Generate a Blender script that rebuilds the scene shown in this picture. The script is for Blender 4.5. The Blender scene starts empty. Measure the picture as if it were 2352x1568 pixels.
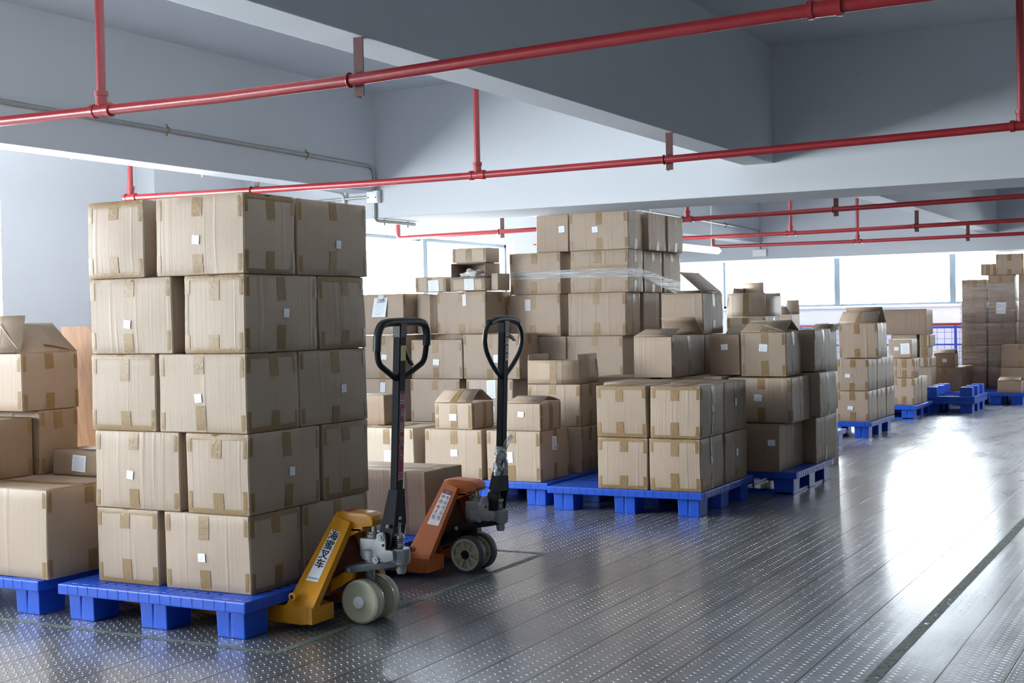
import bpy, bmesh, math, random
from mathutils import Vector, Matrix, noise

# ------------------------------------------------------------------ scene, camera, light
sc = bpy.context.scene
COL = sc.collection
sc.view_settings.view_transform = 'Standard'
sc.view_settings.look = 'None'
sc.view_settings.gamma = 1.0
sc.view_settings.use_curve_mapping = False
sc.view_settings.exposure = 0.0
cy = sc.cycles
cy.use_denoising = True
try:
    cy.denoiser = 'OPENIMAGEDENOISE'
    cy.denoising_input_passes = 'RGB_ALBEDO_NORMAL'
except Exception:
    pass
cy.max_bounces = 9
cy.diffuse_bounces = 6
cy.glossy_bounces = 4
cy.transmission_bounces = 4
cy.transparent_max_bounces = 12
cy.sample_clamp_indirect = 6.0
cy.sample_clamp_direct = 0.0
cy.caustics_reflective = True
cy.caustics_refractive = False
cy.blur_glossy = 1.0

YAW, PITCH, ROLL = math.radians(28.09), math.radians(0.95), math.radians(-1.10)
fw = Vector((-math.sin(YAW) * math.cos(PITCH), math.cos(YAW) * math.cos(PITCH), -math.sin(PITCH)))
rt = Vector((math.cos(YAW), math.sin(YAW), 0))
up = rt.cross(fw)
r2 = math.cos(ROLL) * rt + math.sin(ROLL) * up
u2 = -math.sin(ROLL) * rt + math.cos(ROLL) * up
cam_d = bpy.data.cameras.new('camera')
cam = bpy.data.objects.new('camera', cam_d)
COL.objects.link(cam)
m = Matrix((r2, u2, -fw)).transposed().to_4x4()
m.translation = Vector((0, 0, 1.2))
cam.matrix_world = m
cam_d.sensor_width = 36.0
cam_d.lens = 36.0 * 3100.0 / 2352.0
cam_d.clip_end = 200
sc.camera = cam

SKY = 46.0
world = bpy.data.worlds.new('overcast_sky')
sc.world = world
world.use_nodes = True
wn = world.node_tree.nodes
wl = world.node_tree.links
bg = wn['Background']
bg.inputs['Color'].default_value = (0.93, 0.965, 1.0, 1)
# overcast sky, brighter on the sun's side (left of the building)
w_tc = wn.new('ShaderNodeTexCoord')
w_sp = wn.new('ShaderNodeSeparateXYZ')
w_mr = wn.new('ShaderNodeMapRange')
w_mr.inputs[1].default_value = .1
w_mr.inputs[2].default_value = -.8
w_mr.inputs[3].default_value = SKY * .75
w_mr.inputs[4].default_value = SKY
wl.new(w_tc.outputs['Generated'], w_sp.inputs[0])
wl.new(w_sp.outputs[0], w_mr.inputs[0])
wl.new(w_mr.outputs[0], bg.inputs['Strength'])
WALL_L, WALL_B, WALL_F, WALL_R, CEIL = -7.35, 20.0, -6.0, 16.0, 2.97


def portal(name, loc, rot, sx, sy):
    l = bpy.data.lights.new(name, 'AREA')
    l.shape = 'RECTANGLE'
    l.size, l.size_y = sx, sy
    l.cycles.is_portal = True
    o = bpy.data.objects.new(name, l)
    o.location = loc
    o.rotation_euler = rot
    COL.objects.link(o)


# window openings: (wall, from, to, z0, z1)
WINS = [('L', -2.9, 1.6, 0.95, 2.15), ('L', 2.4, 6.45, 0.95, 2.15), ('L', 9.75, 13.87, 0.90, 2.065),
        ('B', -6.98, 1.0, 1.295, 2.30)]
for w_, a_, b_, z0_, z1_ in WINS:
    if w_ == 'L':
        portal('window_daylight', (WALL_L - .12, (a_ + b_) / 2, (z0_ + z1_) / 2), (0, -math.pi / 2, 0), z1_ - z0_, b_ - a_)
    elif w_ == 'B':
        portal('window_daylight', ((a_ + b_) / 2, WALL_B + .12, (z0_ + z1_) / 2), (-math.pi / 2, 0, 0), b_ - a_, z1_ - z0_)
    else:
        portal('window_daylight', ((a_ + b_) / 2, WALL_F - .12, (z0_ + z1_) / 2), (math.pi / 2, 0, 0), b_ - a_, z1_ - z0_)


# ------------------------------------------------------------------ materials
MATS = {}


def newmat(name):
    m = bpy.data.materials.new(name)
    m.use_nodes = True
    MATS[name] = m
    nt = m.node_tree
    return m, nt, nt.nodes['Principled BSDF']


def N(nt, t, **kw):
    n = nt.nodes.new(t)
    for k, v in kw.items():
        if k in n.bl_rna.properties:
            setattr(n, k, v)
        else:
            n.inputs[k].default_value = v
    return n


def math_(nt, op, a, b=None, c=None, clamp=False):
    n = nt.nodes.new('ShaderNodeMath')
    n.operation = op
    n.use_clamp = clamp
    for i, v in enumerate((a, b, c)):
        if v is None:
            continue
        if isinstance(v, (int, float)):
            n.inputs[i].default_value = v
        else:
            nt.links.new(v, n.inputs[i])
    return n.outputs[0]


def simple(name, col, rough=.5, metal=0., bump=0., bscale=60., var=0., vscale=3., spec=None, coat=0.):
    m, nt, b = newmat(name)
    b.inputs['Base Color'].default_value = (*col, 1)
    b.inputs['Roughness'].default_value = rough
    b.inputs['Metallic'].default_value = metal
    if coat:
        b.inputs['Coat Weight'].default_value = coat
        b.inputs['Coat Roughness'].default_value = .15
    if spec is not None:
        b.inputs['Specular IOR Level'].default_value = spec
    tc = N(nt, 'ShaderNodeTexCoord')
    if var:
        nz = N(nt, 'ShaderNodeTexNoise', Scale=vscale, Detail=6., Roughness=.6)
        nt.links.new(tc.outputs['Object'], nz.inputs['Vector'])
        mx = N(nt, 'ShaderNodeMix', data_type='RGBA')
        mx.inputs[6].default_value = (*[c * (1 - var) for c in col], 1)
        mx.inputs[7].default_value = (*[min(1, c * (1 + var)) for c in col], 1)
        nt.links.new(nz.outputs['Fac'], mx.inputs[0])
        nt.links.new(mx.outputs[2], b.inputs['Base Color'])
    if bump:
        nb = N(nt, 'ShaderNodeTexNoise', Scale=bscale, Detail=4.)
        nt.links.new(tc.outputs['Object'], nb.inputs['Vector'])
        bp = N(nt, 'ShaderNodeBump', Strength=bump, Distance=.004)
        nt.links.new(nb.outputs['Fac'], bp.inputs['Height'])
        nt.links.new(bp.outputs[0], b.inputs['Normal'])
    return m


WALLM = simple('white_plaster', (.90, .90, .91), .8, bump=.25, bscale=9, var=.03, vscale=1.3)
DULLM = simple('dull_grey_plaster', (.30, .31, .33), .85)
CEILM = simple('grey_white_plaster', (.585, .61, .64), .85, bump=.3, bscale=7, var=.04, vscale=1.1)
RED = simple('red_paint', (.25, .012, .016), .35, bump=.25, bscale=40, var=.22, vscale=9, coat=.2)
REDDARK = simple('dusty_dark_red_paint', (.07, .014, .014), .6, var=.25, vscale=9)
ZINC = simple('galvanised_steel', (.42, .42, .40), .45, metal=.6, var=.2, vscale=14)
WHITEPIPE = simple('white_conduit', (.72, .72, .70), .5, var=.05)
BRASSY = simple('aged_clip', (.30, .26, .10), .5, metal=.5)
WHITEPL = simple('white_plastic', (.80, .80, .80), .35)
FRAME = simple('grey_aluminium_frame', (.13, .17, .20), .4, metal=.3)
BLUE = simple('blue_plastic', (.008, .07, .46), .38, spec=.35, bump=.12, bscale=120, var=.25, vscale=5)
YEL = simple('yellow_paint', (.56, .235, .004), .38, bump=.12, bscale=50, var=.12, vscale=14, coat=.1)
ORA = simple('orange_paint', (.42, .105, .022), .45, bump=.12, bscale=50, var=.2, vscale=14, coat=.05)
CASTG = simple('cast_grey_metal', (.26, .275, .28), .45, metal=.4, bump=.35, bscale=90, var=.15, vscale=20)
DARKG = simple('dark_grey_paint', (.085, .095, .105), .4, bump=.2, bscale=150, var=.15, vscale=30)
BLACKP = simple('charcoal_paint', (.011, .0125, .017), .55, spec=.15, bump=.1, bscale=100, var=.1)
GRIP = simple('black_rubber_grip', (.012, .014, .018), .42, bump=.2, bscale=200)
CHROME = simple('polished_steel', (.70, .70, .70), .18, metal=1)
NYLON = simple('cream_nylon', (.47, .465, .33), .45, var=.08, vscale=10)
TYRE = simple('dark_polyurethane', (.06, .06, .062), .5, var=.2, vscale=30)
DIRTYNY = simple('dirty_cream_nylon', (.46, .45, .33), .5, var=.25, vscale=30)
BLACKH = simple('black_opening', (.006, .006, .006), .8)
PAPER = simple('white_paper', (.80, .82, .86), .7)
INK = simple('black_print', (.012, .012, .014), .6)
GREYINK = simple('grey_print', (.25, .26, .30), .6)
REDINK = simple('red_print', (.30, .012, .04), .5)
YELINK = simple('yellow_sticker', (.75, .60, .05), .5)
SILVERP = simple('silver_print', (.62, .63, .64), .5)
STEELW = simple('blue_steel_mesh', (.02, .06, .45), .4)
BAG = None


def wood():
    m, nt, b = newmat('plywood')
    tc = N(nt, 'ShaderNodeTexCoord')
    mp = N(nt, 'ShaderNodeMapping')
    mp.inputs['Scale'].default_value = (9, 9, 1.2)
    nz = N(nt, 'ShaderNodeTexNoise', Scale=2.2, Detail=8., Distortion=1.2)
    cr = N(nt, 'ShaderNodeValToRGB')
    cr.color_ramp.elements[0].color = (.19, .080, .028, 1)
    cr.color_ramp.elements[0].position = .3
    cr.color_ramp.elements[1].color = (.33, .165, .062, 1)
    cr.color_ramp.elements[1].position = .7
    nt.links.new(tc.outputs['Object'], mp.inputs[0])
    nt.links.new(mp.outputs[0], nz.inputs['Vector'])
    nt.links.new(nz.outputs['Fac'], cr.inputs[0])
    nt.links.new(cr.outputs[0], b.inputs['Base Color'])
    b.inputs['Roughness'].default_value = .55
    return m


WOOD = wood()


def card(name, c0, c1, tape=False):
    """corrugated cardboard; fine vertical flutes and fibre mottling"""
    m, nt, b = newmat(name)
    uv = N(nt, 'ShaderNodeUVMap')
    oi = N(nt, 'ShaderNodeObjectInfo')
    mp = N(nt, 'ShaderNodeMapping')
    mp.inputs['Scale'].default_value = (70, 1.5, 1)
    nt.links.new(uv.outputs[0], mp.inputs[0])
    sep = N(nt, 'ShaderNodeCombineXYZ')
    r10 = math_(nt, 'MULTIPLY', oi.outputs['Random'], 40.)
    nt.links.new(r10, sep.inputs[0])
    nt.links.new(r10, sep.inputs[1])
    nt.links.new(sep.outputs[0], mp.inputs[1])
    st = N(nt, 'ShaderNodeTexNoise', Scale=1., Detail=4., Roughness=.6)
    nt.links.new(mp.outputs[0], st.inputs['Vector'])
    tc = N(nt, 'ShaderNodeTexCoord')
    big = N(nt, 'ShaderNodeTexNoise', Scale=5., Detail=5.)
    nt.links.new(tc.outputs['Object'], big.inputs['Vector'])
    # a few long vertical creases
    mc = N(nt, 'ShaderNodeMapping')
    mc.inputs['Scale'].default_value = (22, .5, 1)
    nt.links.new(uv.outputs[0], mc.inputs[0])
    nt.links.new(sep.outputs[0], mc.inputs[1])
    cn = N(nt, 'ShaderNodeTexNoise', Scale=1., Detail=2.)
    nt.links.new(mc.outputs[0], cn.inputs['Vector'])
    crs = N(nt, 'ShaderNodeMapRange')
    crs.inputs[1].default_value = .58
    crs.inputs[2].default_value = .74
    nt.links.new(cn.outputs['Fac'], crs.inputs[0])
    f = math_(nt, 'MULTIPLY_ADD', st.outputs['Fac'], .45, math_(nt, 'MULTIPLY_ADD', big.outputs['Fac'], .5, .05))
    f = math_(nt, 'SUBTRACT', f, math_(nt, 'MULTIPLY', crs.outputs[0], .22))
    f = math_(nt, 'ADD', f, math_(nt, 'MULTIPLY_ADD', oi.outputs['Random'], .5, -.27), clamp=True)
    mx = N(nt, 'ShaderNodeMix', data_type='RGBA')
    mx.inputs[6].default_value = (*c0, 1)
    mx.inputs[7].default_value = (*c1, 1)
    nt.links.new(f, mx.inputs[0])
    nt.links.new(mx.outputs[2], b.inputs['Base Color'])
    b.inputs['Roughness'].default_value = .58
    b.inputs['Specular IOR Level'].default_value = .5
    bp = N(nt, 'ShaderNodeBump', Strength=.6, Distance=.002)
    nt.links.new(math_(nt, 'MULTIPLY_ADD', crs.outputs[0], 1.5, st.outputs['Fac']), bp.inputs['Height'])
    nt.links.new(bp.outputs[0], b.inputs['Normal'])
    return m


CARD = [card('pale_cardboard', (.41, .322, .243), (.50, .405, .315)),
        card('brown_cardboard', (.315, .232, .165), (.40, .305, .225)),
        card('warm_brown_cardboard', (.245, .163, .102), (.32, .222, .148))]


def tape_mat():
    m, nt, b = newmat('brown_packing_tape')
    tc = N(nt, 'ShaderNodeTexCoord')
    nz = N(nt, 'ShaderNodeTexNoise', Scale=30., Detail=5., Distortion=1.5)
    nt.links.new(tc.outputs['Object'], nz.inputs['Vector'])
    mx = N(nt, 'ShaderNodeMix', data_type='RGBA')
    mx.inputs[6].default_value = (.205, .125, .05, 1)
    mx.inputs[7].default_value = (.285, .187, .088, 1)
    nt.links.new(nz.outputs['Fac'], mx.inputs[0])
    nt.links.new(mx.outputs[2], b.inputs['Base Color'])
    b.inputs['Roughness'].default_value = .40
    b.inputs['Specular IOR Level'].default_value = .32
    bp = N(nt, 'ShaderNodeBump', Strength=.5, Distance=.003)
    nt.links.new(nz.outputs['Fac'], bp.inputs['Height'])
    nt.links.new(bp.outputs[0], b.inputs['Normal'])
    return m


TAPE = tape_mat()


def film_mat(name, alpha, bstr=1., sc=(30, 30, 120)):
    m, nt, b = newmat(name)
    tc = N(nt, 'ShaderNodeTexCoord')
    mp = N(nt, 'ShaderNodeMapping')
    mp.inputs['Scale'].default_value = sc
    nt.links.new(tc.outputs['Object'], mp.inputs[0])
    nz = N(nt, 'ShaderNodeTexNoise', Scale=1., Detail=4., Distortion=.8)
    nt.links.new(mp.outputs[0], nz.inputs['Vector'])
    b.inputs['Base Color'].default_value = (.85, .88, .92, 1)
    b.inputs['Roughness'].default_value = .12
    bp = N(nt, 'ShaderNodeBump', Strength=bstr, Distance=.012)
    nt.links.new(nz.outputs['Fac'], bp.inputs['Height'])
    nt.links.new(bp.outputs[0], b.inputs['Normal'])
    cr = N(nt, 'ShaderNodeMapRange')
    cr.inputs[1].default_value = .42
    cr.inputs[2].default_value = .72
    cr.inputs[3].default_value = alpha * .35
    cr.inputs[4].default_value = min(1, alpha * 2.2)
    nt.links.new(nz.outputs['Fac'], cr.inputs[0])
    nt.links.new(cr.outputs[0], b.inputs['Alpha'])
    return m


FILM = film_mat('clear_stretch_film', .62, .8, (4, 4, 200))
FILMG = film_mat('thin_stretch_film', .16, .8, (3, 3, 45))
BAG = film_mat('crumpled_clear_film', .5, 1., (60, 60, 60))


def label_mat(name, rows, dens):
    """white label with rows of tiny illegible print, in UV space"""
    m, nt, b = newmat(name)
    uv = N(nt, 'ShaderNodeUVMap')
    sp = N(nt, 'ShaderNodeSeparateXYZ')
    nt.links.new(uv.outputs[0], sp.inputs[0])
    row = math_(nt, 'FRACT', math_(nt, 'MULTIPLY', sp.outputs[1], float(rows)))
    line = math_(nt, 'COMPARE', row, .5, .16)
    mp = N(nt, 'ShaderNodeMapping')
    mp.inputs['Scale'].default_value = (24, rows, 1)
    nt.links.new(uv.outputs[0], mp.inputs[0])
    fl = N(nt, 'ShaderNodeTexNoise', Scale=1.1, Detail=2.)
    nt.links.new(mp.outputs[0], fl.inputs['Vector'])
    ink = math_(nt, 'GREATER_THAN', fl.outputs['Fac'], dens)
    inx = math_(nt, 'COMPARE', sp.outputs[0], .5, .36)
    iny = math_(nt, 'COMPARE', sp.outputs[1], .5, .40)
    f = math_(nt, 'MULTIPLY', math_(nt, 'MULTIPLY', line, ink), math_(nt, 'MULTIPLY', inx, iny))
    mx = N(nt, 'ShaderNodeMix', data_type='RGBA')
    mx.inputs[6].default_value = (.78, .82, .88, 1)
    mx.inputs[7].default_value = (.22, .24, .32, 1)
    nt.links.new(f, mx.inputs[0])
    nt.links.new(mx.outputs[2], b.inputs['Base Color'])
    b.inputs['Roughness'].default_value = .5
    return m


LAB_S = label_mat('printed_sticker', 6, .53)
LAB_P = label_mat('printed_sheet', 11, .5)


def barcode_mat():
    m, nt, b = newmat('barcode_sticker')
    uv = N(nt, 'ShaderNodeUVMap')
    sp = N(nt, 'ShaderNodeSeparateXYZ')
    nt.links.new(uv.outputs[0], sp.inputs[0])
    wv = N(nt, 'ShaderNodeTexNoise', noise_dimensions='1D', Scale=22., Detail=2.)
    nt.links.new(sp.outputs[0], wv.inputs['W'])
    bars = math_(nt, 'GREATER_THAN', wv.outputs['Fac'], .5)
    z1 = math_(nt, 'COMPARE', sp.outputs[1], .18, .11)
    x1 = math_(nt, 'COMPARE', sp.outputs[0], .65, .28)
    txt = N(nt, 'ShaderNodeTexNoise', Scale=16., Detail=2.)
    nt.links.new(uv.outputs[0], txt.inputs['Vector'])
    rows = math_(nt, 'COMPARE', math_(nt, 'FRACT', math_(nt, 'MULTIPLY', sp.outputs[1], 9.)), .5, .2)
    t = math_(nt, 'MULTIPLY', rows, math_(nt, 'GREATER_THAN', txt.outputs['Fac'], .52))
    t = math_(nt, 'MULTIPLY', t, math_(nt, 'COMPARE', sp.outputs[1], .6, .3))
    t = math_(nt, 'MULTIPLY', t, math_(nt, 'COMPARE', sp.outputs[0], .45, .38))
    f = math_(nt, 'MAXIMUM', math_(nt, 'MULTIPLY', bars, math_(nt, 'MULTIPLY', z1, x1)), t)
    mx = N(nt, 'ShaderNodeMix', data_type='RGBA')
    mx.inputs[6].default_value = (.72, .76, .80, 1)
    mx.inputs[7].default_value = (.06, .08, .14, 1)
    nt.links.new(f, mx.inputs[0])
    nt.links.new(mx.outputs[2], b.inputs['Base Color'])
    return m


LAB_B = barcode_mat()


def glass_mat():
    m, nt, b = newmat('window_glass')
    nt.nodes.remove(b)
    out = nt.nodes['Material Output']
    tr = N(nt, 'ShaderNodeBsdfTransparent')
    tr.inputs[0].default_value = (.96, .98, .98, 1)
    gl = N(nt, 'ShaderNodeBsdfGlossy', Roughness=.05)
    mx = N(nt, 'ShaderNodeMixShader')
    mx.inputs[0].default_value = .06
    nt.links.new(tr.outputs[0], mx.inputs[1])
    nt.links.new(gl.outputs[0], mx.inputs[2])
    nt.links.new(mx.outputs[0], out.inputs[0])
    return m


GLASS = glass_mat()


def lamp_mat():
    m, nt, b = newmat('lit_tube')
    b.inputs['Base Color'].default_value = (.8, .85, .85, 1)
    b.inputs['Emission Color'].default_value = (.9, 1, .97, 1)
    b.inputs['Emission Strength'].default_value = 3.0
    return m


LAMP = lamp_mat()

PITCHX, SEAM0 = .2025, -.86


def floor_mat():
    m, nt, b = newmat('tread_plate_planks')
    g = N(nt, 'ShaderNodeNewGeometry')
    sp = N(nt, 'ShaderNodeSeparateXYZ')
    nt.links.new(g.outputs['Position'], sp.inputs[0])
    X, Y = sp.outputs[0], sp.outputs[1]
    px = math_(nt, 'DIVIDE', math_(nt, 'ADD', X, -SEAM0 + 100 * PITCHX), PITCHX)
    fx = math_(nt, 'FRACT', px)
    idx = math_(nt, 'FLOOR', px)
    d = math_(nt, 'MULTIPLY', math_(nt, 'ABSOLUTE', math_(nt, 'SUBTRACT', fx, .5)), 2.)
    seam = N(nt, 'ShaderNodeMapRange')
    seam.inputs[1].default_value = .972
    seam.inputs[2].default_value = .992
    nt.links.new(d, seam.inputs[0])
    # butt joints where one plank ends and the next begins
    wj = N(nt, 'ShaderNodeTexWhiteNoise', noise_dimensions='1D')
    nt.links.new(math_(nt, 'ADD', idx, 7.3), wj.inputs['W'])
    jy = math_(nt, 'FRACT', math_(nt, 'ADD', math_(nt, 'DIVIDE', Y, 5.8), wj.outputs['Value']))
    joint = math_(nt, 'LESS_THAN', jy, .0008)
    # raised tread lozenges, alternate columns lean the other way
    cxn, cyn = PITCHX / 8, .036
    u = math_(nt, 'MULTIPLY', fx, 8.)
    ci = math_(nt, 'FLOOR', u)
    par = math_(nt, 'MODULO', ci, 2.)
    lx = math_(nt, 'MULTIPLY', math_(nt, 'SUBTRACT', math_(nt, 'FRACT', u), .5), cxn)
    v = math_(nt, 'ADD', math_(nt, 'DIVIDE', math_(nt, 'ADD', Y, 50.), cyn), math_(nt, 'MULTIPLY', par, .5))
    ly = math_(nt, 'MULTIPLY', math_(nt, 'SUBTRACT', math_(nt, 'FRACT', v), .5), cyn)
    sg = math_(nt, 'MULTIPLY_ADD', par, 2., -1.)
    a1 = math_(nt, 'ADD', math_(nt, 'MULTIPLY', lx, .80), math_(nt, 'MULTIPLY', math_(nt, 'MULTIPLY', ly, .60), sg))
    a2 = math_(nt, 'SUBTRACT', math_(nt, 'MULTIPLY', ly, .80), math_(nt, 'MULTIPLY', math_(nt, 'MULTIPLY', lx, .60), sg))
    e = math_(nt, 'ADD', math_(nt, 'POWER', math_(nt, 'DIVIDE', a1, .0115), 2.), math_(nt, 'POWER', math_(nt, 'DIVIDE', a2, .0038), 2.))
    tr = N(nt, 'ShaderNodeMapRange', interpolation_type='SMOOTHSTEP')
    tr.inputs[1].default_value = 1.15
    tr.inputs[2].default_value = .15
    tr.inputs[3].default_value = 0.
    tr.inputs[4].default_value = 1.
    nt.links.new(e, tr.inputs[0])
    inner = math_(nt, 'LESS_THAN', d, .86)
    tread = math_(nt, 'MULTIPLY', tr.outputs[0], inner)
    h = math_(nt, 'SUBTRACT', tread, math_(nt, 'MULTIPLY', seam.outputs[0], 2.))
    wob = N(nt, 'ShaderNodeTexNoise', Scale=1.6, Detail=3.)
    nt.links.new(g.outputs['Position'], wob.inputs['Vector'])
    h = math_(nt, 'ADD', h, math_(nt, 'MULTIPLY', wob.outputs['Fac'], .15))
    bp = N(nt, 'ShaderNodeBump', Strength=1., Distance=.006)
    nt.links.new(h, bp.inputs['Height'])
    nt.links.new(bp.outputs[0], b.inputs['Normal'])
    dirt = N(nt, 'ShaderNodeTexNoise', Scale=2.4, Detail=8., Roughness=.65)
    mp = N(nt, 'ShaderNodeMapping')
    mp.inputs['Scale'].default_value = (1.6, .55, 1)
    nt.links.new(g.outputs['Position'], mp.inputs[0])
    nt.links.new(mp.outputs[0], dirt.inputs['Vector'])
    wn_ = N(nt, 'ShaderNodeTexWhiteNoise', noise_dimensions='1D')
    nt.links.new(idx, wn_.inputs['W'])
    mx = N(nt, 'ShaderNodeMix', data_type='RGBA')
    mx.inputs[6].default_value = (.27, .29, .315, 1)
    mx.inputs[7].default_value = (.50, .53, .565, 1)
    nt.links.new(math_(nt, 'MULTIPLY_ADD', wn_.outputs['Value'], .25, math_(nt, 'MULTIPLY', dirt.outputs['Fac'], .8), clamp=True), mx.inputs[0])
    mx2 = N(nt, 'ShaderNodeMix', data_type='RGBA')
    nt.links.new(math_(nt, 'MAXIMUM', seam.outputs[0], joint), mx2.inputs[0])
    nt.links.new(mx.outputs[2], mx2.inputs[6])
    mx2.inputs[7].default_value = (.12, .12, .12, 1)
    nt.links.new(mx2.outputs[2], b.inputs['Base Color'])
    b.inputs['Metallic'].default_value = .92
    rr = N(nt, 'ShaderNodeMapRange')
    rr.inputs[1].default_value = .3
    rr.inputs[2].default_value = .75
    rr.inputs[3].default_value = .16
    rr.inputs[4].default_value = .27
    nt.links.new(dirt.outputs['Fac'], rr.inputs[0])
    nt.links.new(rr.outputs[0], b.inputs['Roughness'])
    # scuffed, dull share of the metal surface
    b2 = nt.nodes.new('ShaderNodeBsdfPrincipled')
    b2.inputs['Metallic'].default_value = .92
    b2.inputs['Roughness'].default_value = .50
    nt.links.new(mx2.outputs[2], b2.inputs['Base Color'])
    nt.links.new(bp.outputs[0], b2.inputs['Normal'])
    ms = nt.nodes.new('ShaderNodeMixShader')
    ms.inputs[0].default_value = .30
    nt.links.new(b.outputs[0], ms.inputs[1])
    nt.links.new(b2.outputs[0], ms.inputs[2])
    nt.links.new(ms.outputs[0], nt.nodes['Material Output'].inputs[0])
    return m


FLOORM = floor_mat()


def marking_mat():
    m, nt, b = newmat('worn_green_marking')
    g = N(nt, 'ShaderNodeNewGeometry')
    nz = N(nt, 'ShaderNodeTexNoise', Scale=34., Detail=4.)
    nt.links.new(g.outputs['Position'], nz.inputs['Vector'])
    n2 = N(nt, 'ShaderNodeTexNoise', Scale=60., Detail=2.)
    nt.links.new(g.outputs['Position'], n2.inputs['Vector'])
    mx = N(nt, 'ShaderNodeMix', data_type='RGBA')
    mx.inputs[6].default_value = (.08, .105, .09, 1)
    mx.inputs[7].default_value = (.16, .205, .175, 1)
    nt.links.new(n2.outputs['Fac'], mx.inputs[0])
    nt.links.new(mx.outputs[2], b.inputs['Base Color'])
    b.inputs['Roughness'].default_value = .6
    al = N(nt, 'ShaderNodeMapRange')
    al.inputs[1].default_value = .33
    al.inputs[2].default_value = .46
    nt.links.new(nz.outputs['Fac'], al.inputs[0])
    nt.links.new(al.outputs[0], b.inputs['Alpha'])
    return m


MARK = marking_mat()

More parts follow.
